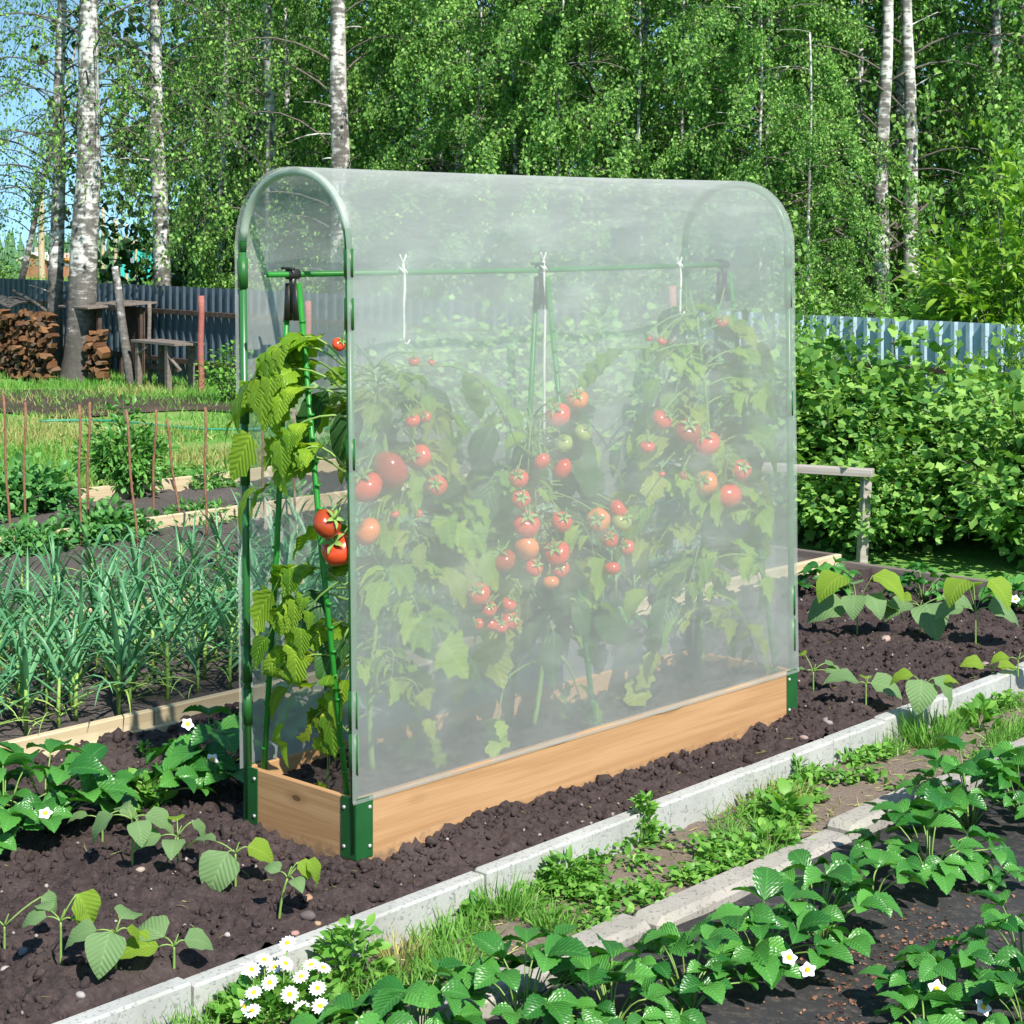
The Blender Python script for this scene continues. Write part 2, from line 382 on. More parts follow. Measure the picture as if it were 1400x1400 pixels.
def ground_mat():
    k = M('lawn_and_earth'); a = k.noise(.55, 5, .6); b = k.noise(14, 5, .7)
    g = k.ramp(b, [(.3, (.08, .20, .035)), (.7, (.17, .33, .07))])
    d = k.ramp(b, [(.3, (.20, .26, .08)), (.7, (.34, .37, .15))])
    return k.done(k.bsdf(k.mix(k.ramp(a, [(.48, (0, 0, 0)), (.62, (.8, .8, .8))]), g, d), .95, .1, 0, k.bump(b, .6, .03)))
m_ground = ground_mat()
m_path = soil_mat('trodden_earth', (.13, .10, .082), (.21, .165, .135), (.31, .25, .205))
m_track = soil_mat('shaded_leafy_earth', (.045, .035, .027), (.075, .058, .045), (.17, .13, .10))  # trodden earth with dappled tree shade put into its dark tones
def fabric_mat():
    k = M('black_weed_fabric'); a = k.noise(2.2, 5, .6); b = k.noise(160, 2, .5); d = k.noise(28, 5, .75)
    col = k.ramp(a, [(.3, (.022, .022, .024)), (.75, (.042, .041, .042))])
    col = k.mix(k.ramp(d, [(.50, (0, 0, 0)), (.74, (.6, .6, .6))]), col, (.15, .125, .105))
    return k.done(k.bsdf(col, .75, .25, 0, k.bump(b, .3, .002)))
m_fabric = fabric_mat()
def bark_mat():
    k = M('birch_bark'); geo = k.co('Object')
    sx = k.n('ShaderNodeSeparateXYZ'); k.l(geo, sx.inputs[0])
    st = k.noise(3.0, 4, .6, k.co('Object', (2.2, 2.2, 5.5))); big = k.noise(2.2, 5, .65, k.co('Object', (1.6, 1.6, .7)), .6)
    lowf = k.math('MULTIPLY', k.math('SUBTRACT', 1.7, sx.outputs[2]), .14, clamp=True)
    q = k.math('ADD', k.math('ADD', k.math('MULTIPLY', st, .5), k.math('MULTIPLY', big, .5)), lowf)
    col = k.ramp(q, [(.30, (.74, .72, .68)), (.46, (.62, .60, .57)), (.53, (.13, .12, .11)), (.66, (.04, .035, .03))])
    bz = k.noise(18, 4, .7, k.co('Object', (1, 1, .5)))
    return k.done(k.bsdf(k.mix(k.math('MULTIPLY', bz, .4), col, (.25, .24, .22)), .85, .2, 0, k.bump(q, .6, .02)))
m_bark = bark_mat()
m_fence = plain('shaded_blue_sheet_steel', (.055, .08, .105), .5, .35)  # blue steel, the deep shade on it painted in as a darker tone
m_fence2 = plain('pale_blue_sheet_steel', (.34, .46, .52), .5, .35)
m_railw = simple('brown_fence_rail', (.05, .035, .028), (.11, .075, .06), 10, .85, .2, .2)
# ------------------------------------------------------------------ terrain and ground sheets
def sheet(name, X, Y, Z, mat, kind='structure'):
    ny, nx = X.shape; g = Geo()
    i = (np.arange(ny - 1)[:, None] * nx + np.arange(nx - 1)[None]).ravel()
    g.add(np.stack([X, Y, Z], -1).reshape(-1, 3), np.stack([i, i + 1, i + nx + 1, i + nx], -1), 0)
    o = g.obj(name, mat); o['kind'] = kind; return o
GZ = -0.12
yy = np.concatenate([np.linspace(-25, 60, 60), np.linspace(66, 1500, 50)])
xx = np.concatenate([np.linspace(-700, -60, 20), np.linspace(-55, 55, 80), np.linspace(60, 700, 20)])
X, Y = np.meshgrid(xx, yy)
far = np.clip((np.hypot(X, Y) - 62) / 440, 0, 1.6)
sheet('ground', X, Y, GZ - 11.5 * far ** 1.1 + .25 * (vn(X, Y, .05, 3) - .5) * np.clip((Y - 32) / 20, 0, 1), m_ground)
def tk(s): return -.295 + .027 * s                       # soil side of the front kerb
def strip_sheet(name, s0, s1, t0f, t1f, res, zf, mat):
    ns = int((s1 - s0) / res); s = np.linspace(s0, s1, ns); T0 = t0f(s); T1 = t1f(s)
    nt_ = max(3, int(np.max(T1 - T0) / res)); q = np.linspace(0, 1, nt_)[:, None]
    t = T0[None] * (1 - q) + T1[None] * q; S = np.broadcast_to(s, t.shape)
    P = W(S, t); Z = zf(S, t, P[..., 0], P[..., 1])
    return sheet(name, P[..., 0], P[..., 1], Z, mat)
c_ = lambda v: (lambda s: np.full_like(s, v))
def bedz(S, T, x, y):
    z = soil_h(x, y)
    near = np.exp(-np.maximum(0, np.maximum(np.maximum(-S, S - 2.4), np.maximum(-T, T - .55))) / .10)    # earth heaped against the planter
    return z + .028 * near + .012 * np.exp(-np.abs(T - tk(S)) / .05) * -1
soil = strip_sheet('garden_bed_soil', -2.6, 5.45, lambda s: tk(s) - .003, c_(1.80), .0135, bedz, m_soil)
def soilz(s, t):
    p = W(s, t); return float(bedz(np.array(s), np.array(t), p[..., 0], p[..., 1]))
gz = lambda S, T, x, y: .03 + soil_h(x, y, .8)
strip_sheet('garlic_bed_soil', -3.2, 5.48, c_(1.845), c_(3.62), .03, gz, m_gsoil)
strip_sheet('rear_garlic_bed_soil', -2.6, 5.6, c_(3.67), c_(5.70), .04, gz, m_gsoil)
strip_sheet('seedling_bed_soil', -1.5, 8.2, c_(5.76), c_(7.2), .05, gz, m_gsoil)
strip_sheet('garden_path', -2.6, 6.0, lambda s: tk(s) - .066, lambda s: -.74 + .03 * s, .02, lambda S, T, x, y: -.088 + soil_h(x, y, .35), m_path).rotation_euler = (0, 0, 0)
strip_sheet('weed_fabric', -3.2, 6.2, c_(-4.2), lambda s: -.86 + .03 * s, .05, lambda S, T, x, y: -.098 + .03 * (vn(x, y, 1.7, 4) - .5) + .008 * (vn(x, y, 7, 5) - .5), m_fabric)
# trodden track across the lawn, tree shade painted into its dark colour
Xt, Yt = np.meshgrid(np.linspace(-14, -2.2, 70), np.linspace(-1.0, 1.0, 14))
edge = .3 * np.sin(Xt * 1.3) + .22 * np.sin(Xt * 3.1 + 1)
Yt2 = 22.9 - .52 * (Xt + 5.0) + Yt * (1.35 + .25 * np.sin(Xt * .9)) * np.clip((-2.2 - Xt) / 3, .08, 1) + edge * np.abs(Yt)
sheet('trodden_track', Xt, Yt2, np.full_like(Xt, GZ + .012) + .02 * vn(Xt, Yt2, 2), m_track)

# clods and crumbs lying on the soil
r = rg(11); g = Geo(); tps = [ico_tpl(r, .3) for _ in range(4)]
n = 9000; s = r.uniform(-1.9, 5.3, n); t = r.uniform(-.3, 1.75, n)
ok = (t > tk(s) + .01) & ~((s > -.03) & (s < 2.43) & (t > -.03) & (t < .58)); s, t = s[ok], t[ok]
e_s = r.uniform(-.07, 2.47, 900); e_t = np.where(r.random(900) < .6, -.025 - r.exponential(.025, 900), .0)
side = e_t == 0; e_s[side] = -.03 - r.exponential(.03, side.sum()); e_t[side] = r.uniform(-.04, .55, side.sum())
s = np.concatenate([s, e_s]); t = np.concatenate([t, e_t])
P = W(s, t); P[:, 2] = bedz(s, t, P[:, 0], P[:, 1]) + .003
sz = np.clip(r.lognormal(-4.9, .55, len(s)), .003, .034)
for i, tp in enumerate(tps):
    q = np.arange(len(s)) % 4 == i; k = q.sum()
    inst(g, tp, P[q], r.normal(0, 1, (k, 3)), r.normal(0, 1, (k, 3)), sz[q])
o = g.obj('soil_clods', m_soil); o['kind'] = 'stuff'
# straw and root bits
g = Geo(); n = 420; s = r.uniform(-1.8, 5, n); t = r.uniform(-.28, 1.7, n); ok = ~((s > -.05) & (s < 2.45) & (t > -.05) & (t < .60)) & (t > tk(s)); s, t = s[ok], t[ok]
P = W(s, t); P[:, 2] = bedz(s, t, P[:, 0], P[:, 1]) + .006
inst(g, T_BLADE, P, norm(r.normal(0, 1, P.shape) * np.array([1, 1, .2])), r.normal(0, 1, P.shape), r.uniform(.015, .06, len(P)), 0, .003); o = g.obj('straw_bits', m_dry); o['kind'] = 'stuff'
# light grit crumbs
g = Geo(); n = 420; s = r.uniform(-1.8, 5, n); t = r.uniform(-.28, 1.7, n); ok = ~((s > -.03) & (s < 2.43) & (t > -.03) & (t < .58)) & (t > tk(s)); s, t = s[ok], t[ok]
P = W(s, t); P[:, 2] = bedz(s, t, P[:, 0], P[:, 1]) + .006
inst(g, tps[0], P, r.normal(0, 1, P.shape), r.normal(0, 1, P.shape), r.uniform(.003, .008, len(P)))
m_grit = simple('pale_grit', (.20, .17, .15), (.36, .33, .30), 30, .9, .2, 0)
o = g.obj('grit', m_grit); o['kind'] = 'stuff'

# single stones
def stone(px, py, size, col, label, seed, flat=.65):
    rr = rg(seed); v, f, uv = ico_tpl(rr, .16); p = gp(px, py, 0.02)
    q = p - O; p[2] = soilz(q @ U, q @ V) + size * flat * .15; size *= .72; col = tuple(c * .8 for c in col)
    g = Geo(); g.add(v * np.array([size, size * .9, size * flat * 1.3]), f, 0)
    o = g.obj('stone', simple('stone_' + label.split()[0], tuple(c * .8 for c in col), col, 18, .85, .25, .3, .003)); o.location = p; o.rotation_euler = (0, 0, seed)
    tag(o, label, 'stone')
stone(1211, 873, .045, (.50, .36, .30), 'pinkish flat stone on the soil in the middle of the right part of the bed', 1)
stone(1131, 993, .038, (.36, .31, .29), 'grey rounded stone by the right end of the planter', 2)
stone(1099, 1008, .024, (.42, .30, .27), 'small pinkish stone beside the front kerb near the planter right end', 3)
stone(816, 1118, .026, (.34, .20, .14), 'reddish brown stone between planter and kerb', 4)
stone(1247, 861, .03, (.30, .19, .15), 'brown stone behind the pinkish flat one, under broad seedling leaves', 5)
stone(1347, 908, .032, (.40, .32, .28), 'beige stone close to the right edge bean seedling', 6)
stone(192, 1191, .024, (.46, .38, .33), 'pale stone at the foot of a tall bean seedling', 7)
stone(421, 1225, .028, (.48, .28, .17), 'orange brown stone beside the bean seedling nearest the planter corner', 8)
stone(421, 1256, .036, (.16, .13, .13), 'dark round stone by the kerb below the seedling nearest the planter', 9)
stone(403, 1265, .022, (.50, .30, .26), 'small pink stone next to the dark round stone', 10)
stone(434, 1258, .018, (.48, .33, .2), 'small tan stone right of the dark round stone', 12)
stone(313, 1283, .02, (.5, .45, .42), 'whitish pebble lying on open soil above the daisies', 13)
stone(32, 1297, .026, (.22, .22, .25), 'blue grey stone near the lower left bean seedlings', 14)
stone(110, 1366, .022, (.46, .42, .40), 'pale pebble near the kerb at the lower left', 15)
stone(8, 1308, .022, (.52, .46, .42), 'whitish stone at the left edge of the photo', 16)
stone(236, 1118, .026, (.36, .28, .25), 'dull pink stone right of the low leafy herb', 17)
stone(434, 1203, .02, (.42, .38, .36), 'grey pebble just in front of the planter corner', 18)

# ------------------------------------------------------------------ kerbs and boards
def along(name, mat, s0, s1, tf, w_, z0, z1, label, cat, group, bev=.008, tilt=0.0):
    p0 = W(s0, tf(s0))[()]; p1 = W(s1, tf(s1))[()]; L = np.linalg.norm(p1 - p0)
    g = Geo(); box(g, (0, -w_, z0), (L, 0, z1), 0, bev)
    o = g.obj(name, mat); d = p1 - p0; o.location = p0; o.rotation_euler = (tilt, 0, math.atan2(d[1], d[0]))
    return tag(o, label, cat, group)
js = [-2.5, -1.75, -.92, .22, 1.05, 1.68, 2.23, 2.62, 3.1, 3.86, 4.6, 5.4]
kl = ['pale concrete kerbstone at the lower left corner, partly outside the photo', 'pale concrete kerbstone before the lower left bean seedlings', 'pale concrete kerbstone behind the white daisies',
      'pale concrete kerbstone in front of the planter corner, green stained', 'pale concrete kerbstone behind the tall weed below the planter', 'pale concrete kerbstone right of the tall weed',
      'pale concrete kerbstone before the right end of the planter', 'short pale kerbstone just right of the planter', 'pale concrete kerbstone left of the grass tuft', 'pale concrete kerbstone behind the tall grass tuft', 'pale concrete kerbstone at the right edge of the photo', 'pale kerbstone past the right edge seedlings']
rk = rg(3)
for i in range(len(js) - 1):
    dz = rk.uniform(-.008, .008); dt = rk.uniform(-.006, .004)
    along('kerbstone', m_kerb, js[i] + .004, js[i + 1] - .004, lambda s, dt=dt: tk(s) + dt, .062, -.25, .022 + dz, kl[i], 'kerbstone', 'front kerb of the bed', .007)
js2 = [-1.6, -.95, -.35, .42, 1.0, 1.55, 2.15, 2.75, 3.5, 4.5]
kl2 = ['weathered low kerb at the bottom edge under the daisies', 'weathered low kerb hidden by strawberry leaves at the bottom edge', 'weathered low kerb, grey topped piece behind the large front strawberry leaves', 'weathered low kerb piece beside the lowest clump of path weeds',
       'weathered low kerb piece in front of the sorrel leaves', 'weathered low kerb piece with a notched shadowed end', 'weathered low kerb piece half covered by strawberry leaves', 'weathered low kerb with a flat grey slab top at the right edge', 'weathered low kerb running out of the photo at right']
for i in range(len(js2) - 1):
    dt = rk.uniform(-.02, .02)
    along('low_kerb', m_kerb2, js2[i] + .006, js2[i + 1] - .006, lambda s, dt=dt: -.745 + .03 * s + dt, .125, -.25, -.055 + rk.uniform(-.015, .01), kl2[i], 'kerbstone', 'low kerb along the strawberries', .02)
bj = [-3.4, -.9, .55, 3.0, 5.5]
for i in range(4):
    along('bed_board', m_board, bj[i], bj[i + 1] - .006, lambda s: 1.842, .038, -.1, .085, ['upper pale board at the left edge, behind the left strawberry plant', 'upper pale board of the garlic bed left of the planter', 'pale upper board behind the planter, seen through the film', 'pale board end right of the planter'][i], 'board', 'boards edging the garlic bed', .004)
    along('bed_board', m_board, bj[i] + (.3 if i else 0), bj[i + 1] + (.3 if i < 3 else 0) - .006, lambda s: 1.802, .03, -.1, .025, ['lower pale board at the left edge, in front of a taller one', 'lower pale board below the upper garlic bed board, left of the planter', 'lower pale board behind the planter, seen through the film', 'lower pale board right of the planter'][i], 'board', 'boards edging the garlic bed', .004)
along('bed_board', m_board, -2.6, 5.5, lambda s: 3.665, .035, -.1, .10, 'pale board between the two garlic beds, among the leaves', 'board', None, .004)
along('bed_board', m_board, -2.6, 8.0, lambda s: 5.755, .035, -.1, .13, 'white board behind the garlic, in front of the potato plants', 'board', None, .004)
along('bed_board', m_board, -1.5, 8.2, lambda s: 7.24, .035, -.1, .13, 'pale board at the lawn edge behind the rusty stakes', 'board', None, .004)
def xboard(s, t0, t1, z1, mat, label, w_=.04):
    p0 = W(s, t0); p1 = W(s + .05, t1); d = p1 - p0; g = Geo(); box(g, (0, -w_, -.15), (np.linalg.norm(d), 0, z1), 0, .004)
    o = g.obj('bed_board', mat); o.location = p0; o.rotation_euler = (0, 0, math.atan2(d[1], d[0])); tag(o, label, 'board')
xboard(5.52, 3.60, 1.85, .07, m_oldwood, 'grey weathered board ending the garlic bed, right of the planter')
xboard(5.5, 1.80, -.35, .05, m_oldwood, 'grey weathered board at the far right end of the soil bed')

# ------------------------------------------------------------------ planter with its film cover
GL, GW, GH = 2.40, 0.55, 0.22
gh = thing('planter_greenhouse', 'long cedar planter with green hooped frame under clear plastic film', 'planter', O, YAW)
def lean(P):
    P = np.array(P, float); z = P[..., 2].copy(); P[..., 0] -= .0072 * z; P[..., 1] += .0077 * z; return P
TH = .022
def plank(a, b, rz=0, loc=(0, 0, 0)):
    g = Geo(); box(g, a, b, 0, .0025); o = g.obj('plank', m_fir, gh); o.location = loc; o.rotation_euler = (0, 0, rz); return o
plank((0, 0, -.08), (GL, TH, GH)); plank((0, 0, -.08), (GL, TH, GH), 0, (0, GW - TH, 0))
plank((0, 0, -.08), (GW - 2 * TH - .002, TH, GH - .001), math.pi / 2, (TH, TH + .001, 0)); plank((0, 0, -.08), (GW - 2 * TH - .002, TH, GH - .001), math.pi / 2, (GL, TH + .001, 0))
def bracket(x, y, sx, sy):
    g = Geo(); a = .068; th = .004; z0, z1 = .03, GH + .003
    box(g, (min(0, a * sx), -th if sy > 0 else 0, z0), (max(0, a * sx), 0 if sy > 0 else th, z1), 0, .0012)
    box(g, (-th if sx > 0 else 0, min(-th * sy, a * sy), z0), (0 if sx > 0 else th, max(-th * sy, a * sy), z1 - .0003), 0, .0012)
    b = g.obj('corner_bracket', m_bracket, gh); b.location = (x, y, 0)
    for zz in (z0 + .035, z1 - .035):
        for k in range(2):
            s_ = Geo()
            p = np.array([.053 * sx, -(th + .001) * sy, zz]) if k == 0 else np.array([-(th + .001) * sx, .053 * sy, zz])
            d = np.array([0, -sy, 0.]) if k == 0 else np.array([-sx, 0, 0.])
            tube(s_, [p - d * .002, p + d * .002, p + d * .0032], [.0062, .0062, .003], 10)
            s_.obj('screw', m_screw, b)
for x, y, sx, sy in ((0, 0, 1, 1), (GL, 0, -1, 1), (0, GW, 1, -1), (GL, GW, -1, -1)): bracket(x, y, sx, sy)
PR = .0125
def sleeve_mat():
    k = M('film_sleeve'); d = k.n('ShaderNodeBsdfDiffuse'); d.inputs[0].default_value = (.66, .72, .64, 1); gl = k.n('ShaderNodeBsdfGlossy'); gl.inputs['Roughness'].default_value = .3; gl.inputs[0].default_value = (1, 1, 1, 1)
    a = k.n('ShaderNodeMixShader'); a.inputs[0].default_value = .08; k.l(d.outputs[0], a.inputs[1]); k.l(gl.outputs[0], a.inputs[2]); tr = k.n('ShaderNodeBsdfTransparent'); tr.inputs[0].default_value = (.95, 1, .95, 1); mx = k.n('ShaderNodeMixShader'); mx.inputs[0].default_value = .5
    k.l(tr.outputs[0], mx.inputs[1]); k.l(a.outputs[0], mx.inputs[2]); return k.done(mx.outputs[0])
m_sleeve = sleeve_mat()
def hoop_pts(s, inset=0.0, z0=.03):
    y0, y1 = .012 + inset, GW - .012 - inset; c = (y0 + y1) / 2; hw = (y1 - y0) / 2
    a = np.linspace(0, math.pi, 25); zs = 1.93
    arch = np.stack([np.full(25, s), c - hw * np.sign(np.cos(a)) * np.abs(np.cos(a)) ** .93, zs + (.262 - inset) * np.sin(a) ** .93], 1)
    return y0, y1, zs, arch
for s_ in (.006, GL - .006):
    y0, y1, zs, arch = hoop_pts(s_)
    for yb in (y0, y1):
        g = Geo(); yo = yb + (-.012 if yb == y0 else .012) * 0; tube(g, lean([(s_, yo, .05), (s_, yo, .9), (s_, yo, zs)]), PR, 10)
        po = g.obj('post', m_green, gh)
        for zc, ln in ([(.36, .13), (.50, .12), (1.30, .1), (1.74, .10), (1.90, .09)] if yb == y0 else [(.42, .12), (.56, .12), (1.22, .13), (1.42, .12), (1.86, .10)]):
            g = Geo(); c = [(s_, yo, zc - ln / 2), (s_, yo, zc + ln / 2)]
            tube(g, lean(np.array(c)), PR + .0042, 12); tube(g, lean(np.array([(s_ - .004, yo - .012, zc - ln * .46), (s_ - .004, yo - .012, zc + ln * .46)])), .0055, 6)
            g.obj('clip', m_clip, po)
    g = Geo(); tube(g, lean(arch), PR, 10); hp_ = g.obj('hoop', m_green, gh); g = Geo(); tube(g, lean(arch[2:-1]), .0148, 12)
    if s_ < 1: g.obj('sleeve', m_sleeve, hp_)
# trellis: three A-frames carrying one long bar
cy_ = GW / 2 + .035; zb = 1.86
for s_ in (.028, 1.23, 2.36):
    for yb in (.055, GW - .055):
        g = Geo(); P = lean(np.array([(s_, yb, .10), (s_, (yb + cy_) / 2, .98), (s_, cy_ + (yb - cy_) * .12, zb - .03)])); tube(g, P, .0095, 8)
        for q in range(22):           # moulded grip rings
            f_ = .02 + q / 22 * .95; pp = P[0] * (1 - f_) + P[2] * f_; tube(g, [pp, pp + (P[2] - P[0]) * .004], .0106, 8)
        g.obj('trellis_pole', m_green2, gh)
    g = Geo(); T = lean(np.array([(s_, cy_, zb - .13), (s_, cy_, zb - .04), (s_, cy_, zb + .0)]))
    for dy in (-.016, .016): tube(g, lean(np.array([(s_, cy_ + dy * 1.5, zb - .15), (s_, cy_ + dy, zb - .03)])), [.016, .0145], 8)
    tube(g, lean(np.array([(s_ - .022, cy_, zb), (s_ + .022, cy_, zb)])), .0175, 10); tube(g, T, [.006, .012, .012], 8)
    tube(g, lean(np.array([(s_ - .02, cy_ - .03, zb + .019), (s_ - .02, cy_ + .03, zb + .019)])), .005, 6)
    g.obj('pole_joint', m_blackpl, gh)
g = Geo(); tube(g, lean(np.array([(-.075, cy_, zb), (1.2, cy_, zb - .006), (GL - .02, cy_, zb)])), .0095, 9); g.obj('cross_bar', m_green2, gh)
cyb = cy_; cy_ = GW / 2
# film cover
def film_mat():
    k = M('clear_plastic_film'); uvx = k.n('ShaderNodeTexCoord').outputs['UV']
    mp = k.n('ShaderNodeMapping'); mp.inputs['Scale'].default_value = (3, 9, 1); mp.inputs['Rotation'].default_value = (0, 0, .75); k.l(uvx, mp.inputs[0])
    cr = k.noise(1.6, 3, .5, mp.outputs[0], .4)
    mp2 = k.n('ShaderNodeMapping'); mp2.inputs['Scale'].default_value = (1.5, 1.5, 1); k.l(uvx, mp2.inputs[0]); lo = k.noise(2.0, 2, .5, mp2.outputs[0])
    op = k.math('ADD', .35, k.math('ADD', k.math('MULTIPLY', lo, .10), k.math('MULTIPLY', k.ramp(cr, [(.52, (0, 0, 0)), (.74, (1, 1, 1))]), .13)))
    lw = k.n('ShaderNodeLayerWeight'); lw.inputs[0].default_value = .35
    op = k.math('ADD', op, k.math('MULTIPLY', k.math('POWER', lw.outputs['Facing'], 5.0), .42), clamp=True)
    b = k.bump(k.math('ADD', cr, lo), .35, .03)
    d = k.n('ShaderNodeBsdfDiffuse'); d.inputs[0].default_value = (.63, .66, .63, 1)
    tl = k.n('ShaderNodeBsdfTranslucent'); tl.inputs[0].default_value = (.66, .68, .65, 1)
    gl = k.n('ShaderNodeBsdfGlossy'); gl.inputs[0].default_value = (1, 1, 1, 1); gl.inputs['Roughness'].default_value = .28
    for q in (d, tl, gl): k.l(b, q.inputs['Normal'])
    a = k.n('ShaderNodeMixShader'); a.inputs[0].default_value = .42; k.l(d.outputs[0], a.inputs[1]); k.l(tl.outputs[0], a.inputs[2])
    a2 = k.n('ShaderNodeMixShader'); a2.inputs[0].default_value = .06; k.l(a.outputs[0], a2.inputs[1]); k.l(gl.outputs[0], a2.inputs[2])
    tr = k.n('ShaderNodeBsdfTransparent'); mx = k.n('ShaderNodeMixShader')
    k.l(op, mx.inputs[0]); k.l(tr.outputs[0], mx.inputs[1]); k.l(a2.outputs[0], mx.inputs[2])
    return k.done(mx.outputs[0])
m_film = film_mat()
def prof(off):
    y0, y1, zs, arch = hoop_pts(0, -off); up = np.linspace(.212, zs, 30)[:-1]
    a = np.stack([np.zeros(29), np.full(29, y0), up], 1); b = np.stack([np.zeros(29), np.full(29, y1), up[::-1]], 1)
    return np.concatenate([a, arch, b])
pf = prof(.016); ns = 70; g = Geo(); ss = np.linspace(-.016, GL + .018, ns)
Pm = np.broadcast_to(pf[None], (ns, len(pf), 3)).copy(); Pm[..., 0] = ss[:, None]
idx = np.linspace(0, 1, len(pf))[None]
wob = .004 * np.sin(ss[:, None] * 9 + idx * 14) + .003 * np.sin(ss[:, None] * 21 - idx * 31) + .006 * (vn(ss[:, None] * 2 + 0 * idx, idx * 9 + 0 * ss[:, None], 1.5, 2) - .5)
endf = np.clip(np.minimum(ss + .03, GL + .03 - ss) / .30, .12, 1)[:, None] * 1.5
sag = np.sin(np.clip((Pm[..., 2] - 1.93) / .29, 0, 1) * math.pi / 2) * np.sin((ss + .03) / (GL + .06) * math.pi)[:, None]
nrm_y = np.sign(Pm[..., 1] - cy_) * np.clip(1 - (Pm[..., 2] - 1.93) / .2, 0, 1)
Pm[..., 1] += wob * endf * nrm_y; Pm[..., 2] += -.005 * sag
np_ = len(pf); i = (np.arange(ns - 1)[:, None] * np_ + np.arange(np_ - 1)[None]).ravel()
uv = np.stack(np.broadcast_arrays(ss[:, None] / 2, idx * 2), -1).reshape(-1, 2)
g.add(lean(Pm).reshape(-1, 3), np.stack([i, i + np_, i + np_ + 1, i + 1], -1), 0, uv)
# far end closed
e = prof(.013); e[:, 0] = GL + .012; h = len(e) // 2; L_ = e[:h + 1]; R_ = e[::-1][:h + 1]; k_ = 9; q = np.linspace(0, 1, k_)[None, :, None]
E = L_[:, None] * (1 - q) + R_[:, None] * q; i = (np.arange(h)[:, None] * k_ + np.arange(k_ - 1)[None]).ravel()
g.add(lean(E).reshape(-1, 3), np.stack([i, i + 1, i + k_ + 1, i + k_], -1), 0, np.stack([E[..., 1] / 2 + .3, E[..., 2] / 2], -1).reshape(-1, 2))
cov = g.obj('film_cover', m_film, gh)
# added film strip imitating the ridge highlight, hem along the lower front edge
g = Geo(); tp = pf[(pf[:, 2] > 2.15)] ; y_a, y_b = tp[:, 1].min(), tp[:, 1].max()
sg = np.linspace(-.016, GL + .018, 40); zz = pf[:, 2].max() + .0012 - .005 * np.sin((sg + .03) / (GL + .06) * math.pi)
A = np.stack([sg, np.full(40, cy_ - .05), zz - .0035], 1); B = np.stack([sg, np.full(40, cy_ + .0), zz], 1); i = np.arange(39)
g.add(lean(np.concatenate([A, B])), np.stack([i, i + 1, i + 41, i + 40], -1), 0, np.concatenate([A[:, :2], B[:, :2]]) / 2)
g.obj('ridge_highlight', m_film, cov)
g = Geo(); y0 = pf[0, 1]; A = np.stack([sg, np.full(40, y0 - .003), np.full(40, .208)], 1); B = A + np.array([0, 0, .012]); g.add(lean(np.concatenate([A, B])), np.stack([i, i + 1, i + 41, i + 40], -1), 0, np.concatenate([A[:, :2], B[:, :2]]) / 2); g.obj('hem', m_film, cov)
# potting soil inside
S, T = np.meshgrid(np.linspace(TH, GL - TH, 180), np.linspace(TH, GW - TH, 40)); P = W(S, T); Zp = .155 + soil_h(P[..., 0] + 3, P[..., 1] + 7, 1.0) * .9 + .015 * np.sin(S * 3)
ps = sheet('potting_soil', P[..., 0], P[..., 1], Zp, m_potsoil, 'stuff')
g = Geo(); r = rg(14); n = 900; s = r.uniform(.04, GL - .04, n); t = r.uniform(.04, GW - .04, n); P = W(s, t); P[:, 2] = .155 + soil_h(P[:, 0] + 3, P[:, 1] + 7, 1.0) * .9 + .015 * np.sin(s * 3) + .005
inst(g, tps[1], P, r.normal(0, 1, P.shape), r.normal(0, 1, P.shape), np.clip(r.lognormal(-4.3, .4, n), .006, .03)); o = g.obj('potting_soil_lumps', m_potsoil); o['kind'] = 'stuff'

# ------------------------------------------------------------------ tomato plants
def fruit_tpl():
    nu, nv = 16, 10; v = []; uv = []
    for j in range(nv + 1):
        th = j / nv * math.pi; rr = math.sin(th); z = math.cos(th) * .84 - .22 * math.exp(-(rr / .28) ** 2) * (1 if j < nv / 2 else -.4)
        for i_ in range(nu): a = i_ / nu * TAU; q = 1 + .035 * math.cos(5 * a) * math.sin(th); v.append((rr * q * math.cos(a), rr * q * math.sin(a), z)); uv.append((i_ / nu, j / nv))
    f = [(j * nu + i_, (j + 1) * nu + i_, (j + 1) * nu + (i_ + 1) % nu, j * nu + (i_ + 1) % nu) for j in range(nv) for i_ in range(nu)]
    return np.array(v), [np.array(f)], np.array(uv)
T_FRUIT = fruit_tpl()
def tomato_mat(name, c, c2):
    k = M(name); nz = k.noise(9, 3); col = k.ramp(nz, [(.3, c), (.75, c2)]); sp = k.n('ShaderNodeSeparateXYZ'); k.l(k.n('ShaderNodeTexCoord').outputs['UV'], sp.inputs[0])
    col = k.mix(k.ramp(k.math('ADD', sp.outputs[1], k.math('MULTIPLY', nz, .35)), [(.24, (.35, .35, .35)), (.44, (0, 0, 0))]), col, (c[0] * .85 + .04, c[1] * .8 + .09, .015)) if name != 'green_tomato' else col
    p = k.n('ShaderNodeBsdfPrincipled'); k.l(col, p.inputs['Base Color']); p.inputs['Roughness'].default_value = .22; p.inputs['Specular IOR Level'].default_value = .6
    p.inputs['Subsurface Weight'].default_value = .12; p.inputs['Subsurface Radius'].default_value = (.02, .006, .003)
    return k.done(p.outputs[0])
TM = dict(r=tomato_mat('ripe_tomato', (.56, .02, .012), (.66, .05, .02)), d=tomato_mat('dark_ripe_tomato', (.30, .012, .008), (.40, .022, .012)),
          o=tomato_mat('orange_tomato', (.72, .14, .03), (.76, .24, .05)), g=tomato_mat('green_tomato', (.22, .30, .05), (.36, .40, .08)))
